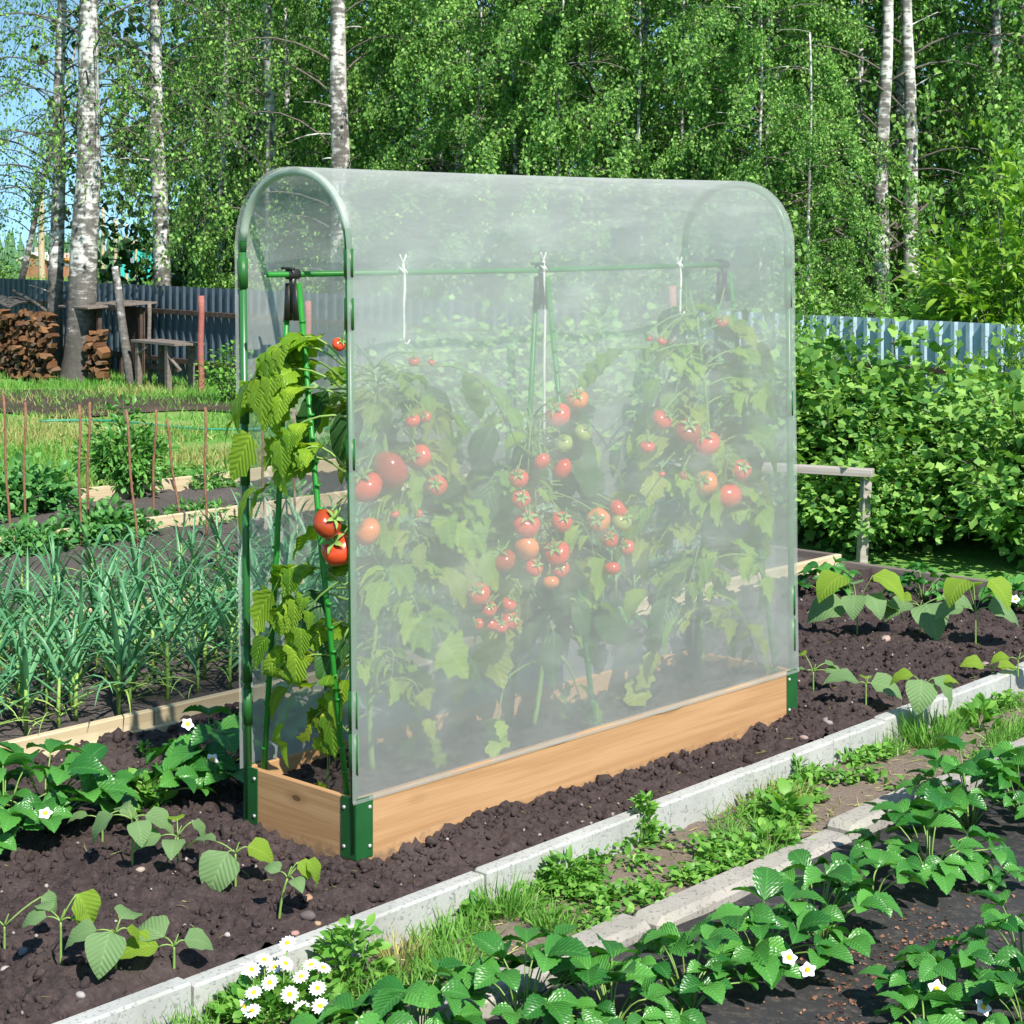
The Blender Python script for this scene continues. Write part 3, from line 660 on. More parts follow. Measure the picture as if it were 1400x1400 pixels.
def stA(px, t, py=None):
    # point where the vertical plane lying at distance t inside the planter is seen at this pixel
    k = (px - 700) / FPX; b = O + t * V
    s = (k * b[1] - b[0]) / (U[0] - k * U[1]); d = b[1] + s * U[1]
    return s, (EYE - (py - HY) / FPX * d if py is not None else None), d
def compound(g, r, base, D, L, mleaf, sag=.8, size=1.0):
    D = norm(np.asarray(D, float)); tip = base + D * L + np.array([0, 0, -sag * L * .75]); mid = base + D * L * .55 + np.array([0, 0, .12 * L])
    P = bez(base, mid, tip, 9); tube(g, P, np.linspace(.0042, .0018, 9), 5, 0)
    ts = [.38, .55, .72, .86]; 
    for q, tt in enumerate(ts):
        i_ = int(tt * 8); p = P[i_]; ax = norm(P[min(i_ + 1, 8)] - P[i_ - 1]); sd_ = norm(np.cross(ax, [0, 0, 1.0]))
        for sg_ in (-1, 1):
            l = size * L * r.uniform(.26, .42) * (1.15 if q in (1, 2) else .8)
            d = norm(sd_ * sg_ * 1.0 + ax * .55 + np.array([0, 0, r.uniform(-.75, -.15)])); N = norm(np.array([0, 0, 1.0]) + sd_ * sg_ * .3 + r.normal(0, .3, 3))
            inst(g, T_TOM, p + d * .012, d, N, l, mleaf)
    ax = norm(P[8] - P[6]); inst(g, T_TOM, P[8], norm(ax + r.normal(0, .12, 3)), norm(np.array([0, 0, 1.0]) + r.normal(0, .35, 3)), size * L * r.uniform(.42, .58), mleaf)
def fruit(parent, org, r, p, rad, tone):
    ax = norm(np.array([r.normal(0, .5), -.55 + r.normal(0, .45), r.uniform(.3, 1.0)])); X = norm(np.cross(ax, [.3, .9, .1])); Y = np.cross(ax, X); A = np.stack([X, Y, ax])
    g = Geo(); g.add((T_FRUIT[0] * rad * np.array([1, 1, .95])) @ A, T_FRUIT[1], 0); c = p
    o = g.obj('tomato', TM[tone], parent); o.location = p - org
    if tone == 'd': o['label'] = 'dark red tomato'
    elif tone == 'o': o['label'] = 'half ripe orange tomato'
    elif tone == 'g': o['label'] = 'unripe green tomato'
    g = Geo(); top = ax * rad * .70
    for k in range(5):
        a = k / 5 * TAU + r.uniform(0, .3); d = X * math.cos(a) + Y * math.sin(a)
        inst(g, T_LANCE, top, norm(d + ax * .22), ax, rad * .85, 0)
    tube(g, bez(top, top + ax * rad * .5, top + ax * rad * .75 + np.array([0, 0, .02]), 5), .0028, 5, 0); g.obj('calyx', m_stem, o)
def tomato_plant(label, s0, t0, top, spec, fruits, seed, leafn, Lr, pep=0, yl=.15, zl=.22, bigspec=(), open_s=None):
    r = rg(seed); org = W(s0, t0, .15)[()]; root = thing('tomato_plant', label, 'tomato plant', org)
    n = 14; zs = np.linspace(.13, top, n); stem = np.stack([W(s0 + .035 * math.sin(z * 5 + seed) + spec * (z - .15), t0 + .02 * math.cos(z * 4), z)[()] for z in zs])
    g = Geo(); tube(g, stem, np.linspace(.011, .005, n), 7, 0)
    def pos(z): q = (z - .13) / (top - .13) * (n - 1); i_ = int(min(max(q, 0), n - 2)); f = q - i_; return stem[i_] * (1 - f) + stem[i_ + 1] * f
    for k in range(leafn):
        z = zl + (top - zl) * (k + .5) / leafn + r.uniform(-.02, .02); ph = k * 2.4 + r.uniform(-.5, .5)
        d = U * math.cos(ph) * 1.15 + V * math.sin(ph) * .42 + np.array([0, 0, r.uniform(.1, .5)])
        L = r.uniform(*Lr) * (1 - .35 * (z / top) ** 6) * (.62 if z < .62 else 1)
        if open_s and d @ U < -.2: d = d + U * .9; L *= .8
        compound(g, r, pos(z), d, L, 2 if (r.random() < yl or (z < .5 and r.random() < .6)) else 1, r.uniform(.5, 1.0))
    for k in range(pep):
        z = r.uniform(.52, top); ph = r.uniform(0, TAU); d = U * math.cos(ph) * 1.2 + V * math.sin(ph) * .6
        b = pos(z); e_ = b + d * r.uniform(.06, .24) + np.array([0, 0, r.uniform(-.03, .06)]); tube(g, bez(b, (b + e_) / 2 + np.array([0, 0, .04]), e_, 5), .003, 5, 0)
        inst(g, T_BIG, e_, norm(d * .5 + np.array([0, 0, -1.0 + r.uniform(-.2, .5)])), norm(np.array([0, -.9, .6]) + r.normal(0, .3, 3)), r.uniform(.15, .25), 3)
    for (px, py, t, dx, dy, L, mi) in bigspec:
        s_, z_, d_ = stA(px, t, py); b = W(s_, t, z_)[()]; compound(g, r, b, U * dx * (.5 if dx < 0 else 1) - V * min(dx, 0) * .7 + np.array([0, 0, dy]) + V * r.uniform(-.1, .1), L, mi, .9, 1.1)
        tube(g, bez(pos(min(z_, top - .02)), (pos(min(z_, top - .02)) + b) / 2 + np.array([0, 0, .03]), b, 5), .0035, 5, 0)
    zt = top   # flower truss tips
    for k in range(5): tube(g, bez(pos(zt - .1), pos(zt) + r.normal(0, .04, 3), pos(zt) + r.normal(0, .07, 3) + np.array([0, 0, .04]), 5), .0025, 5, 0)
    # leaves are held inside the film: pressed back where they would cross it
    for vv in g.v:
        q = vv - O; s_ = q @ U; t_ = q @ V; lo, hi = .095, GW - .03
        t2 = np.where(t_ < lo, lo + .012 * np.tanh((t_ - lo) / .1), np.where(t_ > hi, hi + .012 * np.tanh((t_ - hi) / .1), t_))
        slo = np.where(vv[:, 2] < .32, .075, np.where(vv[:, 2] < .55, .04, np.where(vv[:, 2] < 1.0, -.03, -.10))); s2 = np.where(s_ < slo, slo + .03 * np.tanh((s_ - slo) / .15), s_); s2 = np.where(s2 > GL - .03, GL - .03 + .02 * np.tanh((s2 - GL + .03) / .1), s2)
        vv += (s2 - s_)[:, None] * U + (t2 - t_)[:, None] * V; vv[:, 2] = np.maximum(vv[:, 2], .17)
    g.obj('foliage', [m_stem, m_tom, m_tom_y, m_pep], root, org)
    f = root.children[-1]
    for (px, py, pr, tone) in fruits:
        t = pr / FPX * 6.6 + r.uniform(.012, .05); s_, z_, d_ = stA(px, t, py); p = W(s_, t, z_)[()]; fruit(root, org, r, p, pr / FPX * d_, tone)
    # trusses: short green stalks tying each fruit back to the stem
    g = Geo()
    for (px, py, pr, tone) in fruits:
        s_, z_, d_ = stA(px, .08, py); p = W(s_, .085, z_ + .02)[()]; q = pos(min(z_ + .10, top)); tube(g, bez(q, (p + q) / 2 + np.array([0, 0, .06]), p, 6), .0028, 5, 0)
    g.obj('fruit_stalk', m_stem, root, org)
    return root
FA = [(463, 471, 10, 'r'), (447, 716, 21, 'd'), (463, 750, 25, 'r'), (500, 665, 24, 'r'), (533, 643, 28, 'd'), (574, 624, 17, 'r'), (597, 664, 15, 'r'), (503, 727, 20, 'o'), (564, 575, 11, 'r'), (582, 570, 8, 'r'), (566, 494, 8, 'r'), (590, 495, 5, 'r'), (540, 703, 6, 'r'), (572, 702, 6, 'r')]
FB = [(763, 567, 18, 'r'), (790, 546, 15, 'o'), (771, 606, 13, 'g'), (797, 592, 13, 'g'), (741, 631, 13, 'r'), (768, 640, 16, 'r'), (709, 654, 14, 'r'), (712, 682, 14, 'r'), (719, 716, 20, 'r'), (768, 713, 15, 'r'), (720, 749, 18, 'o'), (761, 756, 19, 'r'), (730, 776, 13, 'r'), (765, 777, 14, 'r'), (753, 796, 12, 'o'), (688, 766, 18, 'd'), (655, 812, 16, 'r'), (668, 832, 12, 'r'), (696, 826, 11, 'r'), (672, 852, 12, 'r'), (698, 848, 13, 'r'), (685, 857, 10, 'r'), (654, 853, 8, 'r'), (818, 711, 17, 'o'), (845, 697, 15, 'r'), (850, 712, 15, 'g'), (834, 738, 12, 'r'), (857, 748, 11, 'r'), (837, 777, 12, 'r')]
FC = [(987, 440, 8, 'r'), (905, 466, 7, 'r'), (887, 463, 4, 'r'), (905, 574, 15, 'r'), (940, 590, 19, 'd'), (966, 606, 19, 'r'), (885, 611, 11, 'r'), (965, 660, 17, 'o'), (1013, 642, 15, 'r'), (992, 677, 23, 'r'), (905, 648, 5, 'r'), (935, 650, 6, 'r')]
SA = stA(510, .25)[0]; SB = stA(735, .25)[0]; SC = stA(965, .25)[0]
tomato_plant('leafy tomato plant at the open near end of the planter, leaves spilling out', SA, .24, 1.54, .02, FA, 21, 46, (.30, .48), 12, .25, .42,
    [(470, 500, .16, -1.0, .55, .36, 1), (468, 530, .14, -1.0, .45, .42, 1), (472, 545, .10, -.6, .2, .36, 1), (470, 520, .24, -.7, .5, .34, 1), (474, 500, .12, -.3, .3, .34, 1), (476, 570, .08, -.3, .0, .34, 1), (470, 645, .16, -.8, .45, .27, 1), (472, 640, .10, -.3, .2, .26, 1), (470, 800, .16, -.9, .5, .32, 1), (474, 790, .08, -.3, -.2, .40, 1), (474, 820, .14, -.5, .1, .32, 1), (474, 905, .14, -.4, .1, .28, 2), (476, 900, .08, -.2, -.4, .28, 2), (474, 1000, .14, -.4, .3, .22, 2), (476, 860, .10, -.2, -.4, .34, 1), (560, 940, .12, .3, -.5, .3, 2), (590, 700, .14, .6, -.5, .36, 2), (600, 500, .2, .7, -.1, .36, 1)], True)
tomato_plant('middle tomato plant of the planter, with long hanging fruit clusters and broad dark leaves', SB, .26, 1.32, .01, FB, 37, 22, (.26, .40), 60, .08, .50,
    [(690, 930, .15, -.2, -.6, .3, 1), (770, 900, .15, .4, -.5, .3, 1)])
tomato_plant('tallest tomato plant at the far end of the planter, full of leaves to its base', SC, .26, 1.66, .0, FC, 52, 48, (.30, .46), 12, .3, .38,
    [(1040, 640, .2, .9, -.1, .34, 2), (1020, 500, .2, 1, .1, .36, 1), (900, 480, .2, -.9, .1, .34, 1), (930, 850, .15, -.5, -.4, .34, 2), (1000, 820, .15, .5, -.5, .34, 2)])
# white cords tied to the cross bar
for px, y0, y1, lb in ((549, 360, 467, 'short white cord hanging from the bar over the near tomato plant'), (741, 356, 597, 'long white cord hanging from the bar beside the middle pole joint'), (927, 362, 428, 'short white cord hanging from the bar over the far tomato plant')):
    s_, za, d_ = stA(px, cyb, y0); zb_ = stA(px, cyb, y1)[1]; q = np.linspace(0, 1, 14)
    ls = s_; P = W(ls + .004 * np.sin(q * 9) , cyb - .012 + .004 * np.cos(q * 7)); P[:, 2] = za + (zb_ - za) * q
    sh = np.stack([-.0072 * P[:, 2], .0077 * P[:, 2]]); 
    g = Geo(); tube(g, P, .0055, 6); a = np.linspace(0, TAU * 1.6, 16)
    K = W(ls + .004 * np.sin(a * 2) + np.linspace(-.012, .012, 16), cyb + .0135 * np.cos(a)); K[:, 2] = zb + .0135 * np.sin(a); tube(g, K, .004, 6)
    for dx in (-.016, .014): tube(g, bez(P[0], P[0] + U * dx * .5 + np.array([0, 0, .012]), P[0] + U * dx + np.array([0, 0, .03]), 5), .0035, 5)
    K = bez(P[-1], P[-1] + U * .02 + np.array([0, 0, -.02]), P[-1] + U * .028 + np.array([0, 0, .006]), 6); tube(g, K, .0038, 5)
    o = g.obj('cord', m_rope, None, P[0]); tag(o, lb, 'cord')
# ------------------------------------------------------------------ fences
def fence(name, label, A, B, ztop, mat, pitch, depth, rails, posts, ext=0.0):
    A = np.array([*A, 0.]); B = np.array([*B, 0.]); d = B - A; L = np.linalg.norm(d); root = thing(name, label, 'fence', A, math.atan2(d[1], d[0]))
    # trapezoid-ribbed sheet, ribs standing towards the garden (-Y)
    prof_ = []; x = 0
    while x < L:
        prof_ += [(x, 0), (x + pitch * .52, 0), (x + pitch * .62, -depth), (x + pitch * .88, -depth), (x + pitch * .98, 0)]; x += pitch
    pr = np.array(prof_); n = len(pr); g = Geo(); z = [GZ - .05, ztop]
    pv = np.concatenate([np.column_stack([pr, np.full(n, zz)]) for zz in z]); i = np.arange(n - 1)
    g.add(pv, np.stack([i, i + 1, i + n + 1, i + n], -1), 0, smooth=False)
    pv2 = pv + np.array([0, .004, 0]); g.add(pv2, np.stack([i, i + n, i + n + 1, i + 1], -1), 0, smooth=False)
    g.obj('sheeting', mat, root)
    for zr in rails: g = Geo(); box(g, (0, -depth - .045, zr - .035), (L, -depth - .003, zr + .035), 0, .004); g.obj('rail', m_railw, root)
    for xp in posts: g = Geo(); box(g, (xp - .04, .01, GZ - .1), (xp + .04, .08, ztop - .02), 0, .004); g.obj('post', m_railw, root)
    return root
fence('sheet_fence', 'shaded blue ribbed metal fence behind the firewood and lawn at left', (-20.3, 45.67), (0.6, 19.85), 1.22, m_fence, .20, .028, (.86, .18), tuple(range(1, 33, 3)))
fence('sheet_fence', 'pale blue ribbed metal fence behind the leafy bushes at right', (1.9, 19.4), (6.4, 13.6), 1.19, m_fence2, .17, .03, (.74, .1), (.5, 2.6, 4.7, 6.8))

# ------------------------------------------------------------------ trees
def crown_mesh(name, seed, H, z0, nb, tw, lv, R, ls, mat, droop=.75, hang=.7, gap=False):
    r = rg(seed); g = Geo(); Ps = []; Ds = []
    for b in range(nb):
        z = z0 + (H * .93 - z0) * ((b + r.random()) / nb) ** 1.35; ph = b * 2.4 + r.uniform(-.4, .4)
        if gap and abs((ph + math.pi / 2 + math.pi) % TAU - math.pi) < 1.05 and z < 6.5: continue
        q = (z - z0 * .6) / (H - z0 * .6)
        Lb = R * (math.sin(math.pi * min(1, .18 + .75 * q)) ** .7) * r.uniform(.6, 1.15) * (1.1 if q < .4 else 1); hd = np.array([math.cos(ph), math.sin(ph), 0])
        a = np.array([0, 0, z]); P = bez(a, a + hd * Lb * .55 + np.array([0, 0, Lb * r.uniform(.3, .6)]), a + hd * Lb + np.array([0, 0, Lb * (r.uniform(.0, .35) - droop * .4)]), 9)
        tube(g, P, np.linspace(.008 + .005 * Lb, .003, 9), 5, 1)
        for k in range(tw):
            i_ = r.integers(5, 9) if r.random() < .75 else r.integers(2, 9); p = P[i_] + r.normal(0, .09, 3); hl = hang * r.uniform(.35, 1.2)
            od = norm(hd + r.normal(0, .8, 3) * np.array([1, 1, .25])); Q = bez(p, p + od * hl * .4 + np.array([0, 0, .06]), p + od * hl * .55 + np.array([0, 0, -hl * droop]), 6)
            tube(g, Q, np.linspace(.003, .0015, 6), 3, 1, False)
            m_ = max(3, int(lv * r.uniform(.5, 1.4))); tt = r.uniform(.1, 1.05, m_) * 5; j = np.clip(tt.astype(int), 0, 4); f = (tt - j)[:, None]
            Ps.append(Q[j] * (1 - f) + Q[j + 1] * f + r.normal(0, .045, (m_, 3))); Ds.append(norm(r.normal(0, .55, (m_, 3)) + np.array([0, 0, -.75])))
    P = np.concatenate(Ps); D = np.concatenate(Ds); n = len(P)
    inst(g, T_BIRCH, P, D, r.normal(0, .8, (n, 3)) + np.array([0, 0, .5]) + norm(P * np.array([1, 1, 0])) * .5, ls * r.uniform(.65, 1.25, n), 0)
    return g.mesh(name, [mat, m_twig])
CR = dict(back=[crown_mesh('crown', 106, 10.5, 1.0, 52, 16, 32, 2.1, .066, m_birchleaf, gap=True), crown_mesh('crown', 107, 10.5, 1.4, 50, 16, 32, 2.2, .066, m_birchleaf, gap=True)],
          dense=[crown_mesh('crown', 101, 10.5, .9, 44, 16, 34, 2.2, .08, m_birchleaf), crown_mesh('crown', 102, 10.5, 1.2, 42, 17, 34, 2.4, .078, m_birchleaf), crown_mesh('crown', 103, 10.0, .7, 44, 16, 34, 2.1, .082, m_birchleaf)],
          sparse=[crown_mesh('crown', 104, 11.5, 2.6, 50, 9, 14, 2.2, .06, m_birchleaf, .9, .9), crown_mesh('crown', 105, 11.5, 3.0, 48, 9, 14, 2.0, .06, m_birchleaf, .9, .9)])
def trunk_mesh(seed, H, rad, curve):
    r = rg(seed); z = np.concatenate([[-.15, 0, .12, .35], np.linspace(.8, H, 26)]); n = len(z); k = 14
    P = np.stack([curve * np.sin(z * .5 + seed) * z / 6 + .012 * np.sin(z * 2.2 + seed), curve * np.cos(z * .4 + seed) * .5 * z / 6, z], 1)
    R = rad * 1.32 * (1 - .94 * (np.maximum(z, 0) / H) ** 1.1) ; R = np.maximum(R, .012); R[:4] *= [1.5, 1.35, 1.2, 1.06]
    g = Geo(); tube(g, P, R, k); v = g.v[0]; a = np.tile(np.arange(k), n)
    off = (r.normal(0, .03, n * k) * R.repeat(k)); c = np.repeat(P, k, 0); dv = v - c; g.v[0] = c + dv * (1 + off[:, None] / (R.repeat(k)[:, None] + 1e-6))
    for q in range(r.integers(3, 7)):            # dead snags
        zz = r.uniform(1.0, 6); ph = r.uniform(0, TAU); i_ = np.argmin(abs(z - zz)); h = np.array([math.cos(ph), math.sin(ph), 0]); l = r.uniform(.25, .8)
        tube(g, bez(P[i_], P[i_] + h * l * .5 + np.array([0, 0, .1]), P[i_] + h * l + np.array([0, 0, r.uniform(-.12, .2)]), 6), np.linspace(rad * .14, .004, 6), 5)
    return g.mesh('trunk', m_bark)
def birch(label, xb, xt, d, wpx, kind, seed, H=10.5, sc=1.0, curve=.05, ground=GZ, ybase=400, grp=None, cs=1.0):
    base = at(xb, d, ground); t = thing('birch_tree', label, 'tree', base, 0, grp)
    lx = (xt - xb) / ybase; r = rg(seed)
    t.rotation_euler = (r.uniform(-.015, .02), math.atan(lx), 0)
    link('trunk', trunk_mesh(seed, H * sc, wpx / FPX * d / 2, curve), t)
    c = link('crown', CR[kind][seed % len(CR[kind])], t); c.rotation_euler = (0, 0, 0 if kind == 'back' else seed * 1.7); c.scale = (sc * cs, sc * cs, sc * r.uniform(.95, 1.05))
    return t
birch('thick birch with rough black and white bark standing before the blue fence by the firewood', 106, 122, 26.4, 33, 'sparse', 1, curve=.10)
birch('grey birch behind the firewood stack, left of the thick front one', 73, 83, 27.4, 17, 'sparse', 2, curve=.03)
birch('white birch with black flecks growing just behind the blue fence, right of the far houses', 226, 214, 27.6, 20, 'sparse', 3, curve=.03)
birch('slender leaning white birch beyond the fence at the far left', 8, 100, 33, 8, 'sparse', 4, 9, .8)
birch('thin grey birch in the shade just left of the greenhouse hoop', 300, 307, 32.5, 9, 'back', 5, cs=.55)
birch('shaded grey birch rising straight over the greenhouse hoop', 374, 366, 30, 15, 'back', 6, curve=.03, cs=.8)
birch('thin birch between the grey one over the hoop and the broad sunlit one', 398, 393, 34, 9, 'dense', 7)
birch('broad sunlit birch with scarred white bark rising behind the near hoop', 466, 466, 27.5, 27, 'back', 8, curve=.06)
birch('dark slim birch right of the broad sunlit birch', 524, 522, 32, 13, 'dense', 9)
birch('slim birch with a white fork among the leaves, left of two over the film ridge', 596, 597, 30.5, 11, 'dense', 10)
birch('pale birch over the left third of the film ridge', 619, 634, 28.5, 14, 'dense', 11)
birch('thin crooked birch right of the pale one over the film ridge', 679, 673, 32, 8, 'dense', 12, curve=.12)
birch('leaning white birch seen through the film near its ridge', 838, 876, 29, 12, 'dense', 13, 9)
birch('bluish shaded birch with black marks above the right part of the ridge', 958, 964, 27.5, 17, 'back', 14, curve=.02)
birch('thin birch just right of the far hoop', 1097, 1120, 26, 11, 'dense', 15, curve=.10)
birch('slim white birch at the left of the right-hand birch clump', 1191, 1180, 24.5, 12, 'back', 16, curve=.08)
birch('large grey birch in the middle of the right-hand clump', 1200, 1208, 23.5, 19, 'back', 17, curve=.03)
birch('bright white birch leaning behind the large grey one of the right-hand clump', 1212, 1226, 25, 15, 'back', 18, curve=.06)
birch('grey and white banded birch at the right of the right-hand clump', 1250, 1242, 23.5, 18, 'back', 19, curve=.03)
birch('dark birch under the sky gap near the upper right corner', 1368, 1364, 24.5, 17, 'dense', 20, curve=.02)
birch('birch partly cut by the right edge of the photo', 1402, 1397, 26, 12, 'dense', 21)
for i, (x, d, s) in enumerate(((575, 37, .9), (730, 35, .95), (810, 31, .9), (1010, 31, .9), (1060, 36, 1.0), (1150, 33, .8), (1310, 31, .95), (430, 38, .95), (352, 37, .8), (330, 41, .85), (655, 25.5, .62), (760, 24, .66), (880, 23.5, .66), (1040, 22.5, .6), (1105, 21.5, .42), (640, 26.5, .7), (700, 25, .75), (820, 24.5, .75), (940, 24, .75), (1050, 23.5, .65), (600, 29, .8))):
    birch('leafy birch deep in the grove whose stem is lost among leaves' if i < 10 else 'young bushy birch at the sunny front of the grove', x, x + (i * 37 % 17) - 8, d, 9 if i < 10 else 6, 'dense', 30 + i, 10.5, s, grp='birches deep in the grove' if i < 10 else 'young birches at the grove edge')
# birches standing beyond both sides of the photograph
for i, (x, d) in enumerate(((1480, 24), (1560, 27), (-130, 30), (-330, 34), (-620, 38))): birch('birch of the grove standing outside the photo', x, x, d, 16, 'dense' if i < 2 else 'sparse', 50 + i, grp='birches outside the photo')
# the wood behind: one mass of leaves
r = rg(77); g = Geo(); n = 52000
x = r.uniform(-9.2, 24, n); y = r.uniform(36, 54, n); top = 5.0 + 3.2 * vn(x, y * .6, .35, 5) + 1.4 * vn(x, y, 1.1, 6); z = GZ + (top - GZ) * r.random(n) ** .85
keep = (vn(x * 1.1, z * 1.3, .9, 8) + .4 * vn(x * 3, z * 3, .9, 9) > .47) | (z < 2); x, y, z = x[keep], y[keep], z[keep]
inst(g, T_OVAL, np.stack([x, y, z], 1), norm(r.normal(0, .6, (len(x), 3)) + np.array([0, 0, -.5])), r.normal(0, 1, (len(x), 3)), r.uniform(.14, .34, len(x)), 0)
o = g.obj('wood', m_shadeleaf); o['kind'] = 'stuff'
# far hillside wood (conifers read as one mass)
r = rg(78); g = Geo(); n = 900; x = r.uniform(-230, 120, n); y = r.uniform(330, 520, n); d = np.hypot(x, y)
zb = GZ - 11.5 * np.clip((d - 62) / 440, 0, 1.6) ** 1.1
cone_n = 7; 
for i in range(n):
    h = r.uniform(6, 9.2) + (d[i] - 330) * .021; rr_ = h * r.uniform(.16, .26)
    for j in range(4):
        z0_ = zb[i] + h * (.08 + .22 * j); a = np.arange(cone_n) / cone_n * TAU + j; q = rr_ * (1 - .23 * j) * r.uniform(.75, 1.2, cone_n)
        v = np.concatenate([np.stack([x[i] + q * np.cos(a), y[i] + q * np.sin(a), np.full(cone_n, z0_) + r.normal(0, h * .02, cone_n)], 1), [[x[i], y[i], z0_ + h * .36]]])
        g.add(v, np.stack([np.arange(cone_n), (np.arange(cone_n) + 1) % cone_n, np.full(cone_n, cone_n)], 1), 0, smooth=False)
o = g.obj('hillside_wood', m_conifer); o['kind'] = 'stuff'

# ------------------------------------------------------------------ shrubs
def shrub_mesh(name, seed, R, H, nst, nl, tpl, ls, mat, stem=True, droop=.2, top=1.0):
    r = rg(seed); g = Geo(); Ps = []; Ns = []
    for b in range(nst):
        ph = b * 2.4 + r.uniform(-.5, .5); q = math.sqrt((b + .5) / nst); e = np.array([math.cos(ph) * R * q, math.sin(ph) * R * q, H * (1 - .45 * q * q) * (r.uniform(.62, 1.0) + (.28 if r.random() < .18 else 0))])
        P = bez((e[0] * .12, e[1] * .12, 0), (e[0] * .45, e[1] * .45, e[2] * .75), e + np.array([e[0] * .15, e[1] * .15, -droop * q * H * .3]), 10)
        if stem: tube(g, P, np.linspace(.010, .003, 10), 5, 1)
        m_ = int(nl * r.uniform(.7, 1.3)); tt = np.clip(r.beta(2.0, 1.1, m_), 0, .999) * 9; j = tt.astype(int); f = (tt - j)[:, None]
        off = r.normal(0, 1, (m_, 3)) * np.array([.11, .11, .085]) * (R / .7) ** .5; Ps.append(P[j] * (1 - f) + P[j + 1] * f + off); Ns.append(off)
    P = np.concatenate(Ps); off = np.concatenate(Ns); P[:, 2] = np.maximum(P[:, 2], .03); n = len(P)
    out = norm(P * np.array([1, 1, .3])); D = norm(out * .7 + norm(off) * .6 + r.normal(0, .5, (n, 3)) + np.array([0, 0, -.25])); N = norm(np.array([0, 0, 1.0]) * 1.0 + out * .55 + r.normal(0, .45, (n, 3)))
    inst(g, tpl, P, D, N, ls * r.uniform(.6, 1.2, n), 0)
    return g.mesh(name, [mat, m_twig])
SH = [shrub_mesh('foliage', 201, .85, 1.26, 40, 130, T_CUR, .07, m_curleaf), shrub_mesh('foliage', 202, .8, 1.20, 38, 130, T_CUR, .068, m_curleaf), shrub_mesh('foliage', 203, .95, 1.12, 42, 125, T_CUR, .072, m_curleaf)]
def shrub(name, label, px, d, mesh, sc=1.0, rz=0.0, cat='shrub', grp=None, zs=1.0, z=GZ):
    t = thing(name, label, cat, at(px, d, z), rz, grp); c = link('foliage', mesh, t); c.scale = (sc, sc, sc * zs); return t
for lb, px, d, k, sc, rz in (('leafy currant bush immediately right of the far planter end', 1145, 12.9, 0, 1.0, .3), ('sunlit currant bush in front of the pale blue fence, above the wooden rail post', 1235, 12.9, 1, 1.02, 1.2),
    ('dark based currant bush right of the gap showing the fence foot', 1385, 12.9, 2, 1.0, 2.2), ('currant bush at the right edge with large pale leaves', 1440, 11.9, 0, .9, 4.0), ('low currant bush shading the ground behind the bed end', 1180, 12.3, 1, .62, 3.0),
    ('low dark currant bush beside the right edge gap', 1332, 13.0, 2, .45, 5.0), ('currant bush seen through the film below the far hoop', 1050, 13.4, 1, 1.05, 2.0), ('currant bush seen through the film above the middle tomatoes', 925, 14.4, 2, 1.15, .5),
    ('currant bush seen through the film right of the middle pole', 815, 15.4, 0, 1.1, 5.2), ('currant bush seen through the film left of the middle pole', 700, 16.4, 1, 1.15, 3.7), ('currant bush seen through the film above the near tomato plant', 610, 17.4, 2, 1.15, 1.9)):
    shrub('currant_bush', lb, px, d, SH[k], sc, rz, zs=1.04 if px > 1080 else 1.0)
m_ch = shrub_mesh('foliage', 210, .85, 2.75, 30, 90, T_LANCE, .16, m_cherry, True, .9)
shrub('cherry_bush', 'tall yellow green cherry bush at the upper right with arching twigs', 1385, 18.0, m_ch, 1.12, .4)
shrub('cherry_bush', 'narrow yellow green cherry bush left of the tall one, above the fence', 1312, 18.9, m_ch, .85, 2.4)
shrub('cherry_bush', 'young yellow green cherry bush reaching over the pale fence top at right', 1375, 15.3, m_ch, .56, 1.4)
m_hz = shrub_mesh('foliage', 212, .7, 1.9, 30, 120, T_OVAL, .075, m_birchleaf, True, .5)
shrub('alder_bush', 'small leaved bush over the left end of the pale blue fence', 1112, 17.0, m_hz, .85, .4)
shrub('alder_bush', 'small leaved bush behind the pale blue fence, darker than its neighbour', 1290, 20, m_hz, 1.1, 1.4)
shrub('alder_bush', 'bright bush in the meadow right of the far teal house', 258, 46, m_hz, .95, 1.0)
shrub('alder_bush', 'bright bush in the meadow left of the leaning pole', 132, 50, m_hz, 1.0, 2.0, 'shrub', None, .7)
shrub('alder_bush', 'pale bush in the meadow under the far brown house', 36, 47, m_hz, 1.0, 3.3, 'shrub', None, .6)
shrub('alder_bush', 'bushes at the far left meadow edge', -4, 44, m_hz, 1.1, 4.1, 'shrub', None, .8)
shrub('alder_bush', 'low dark shrub behind the fence next to the grove', 285, 30, m_hz, .85, 5.0)
shrub('alder_bush', 'low shrub behind the fence at the foot of the shaded grey birch', 350, 29, m_hz, .9, 5.6)
shrub('alder_bush', 'low shrub behind the fence at the foot of the broad sunlit birch', 440, 27.5, m_hz, .9, .8)
for i, (px, d, sc) in enumerate(((520, 27, 1.0), (600, 26, 1.1), (690, 25, 1.1), (790, 24, 1.1), (890, 23, 1.1), (990, 22, 1.1), (1090, 21, 1.0))):
    shrub('alder_bush', 'undergrowth bush along the grove edge, seen through the film', px, d, m_hz, sc, i * 1.3, 'shrub', 'undergrowth behind the film')
m_sap = shrub_mesh('foliage', 214, .35, .8, 9, 60, T_OVAL, .07, m_weed, True, .2)
shrub('sapling', 'bright sapling at the foot of the dark fence, left of the greenhouse post', 312, 23.0, m_sap, .9, 0, 'sapling')

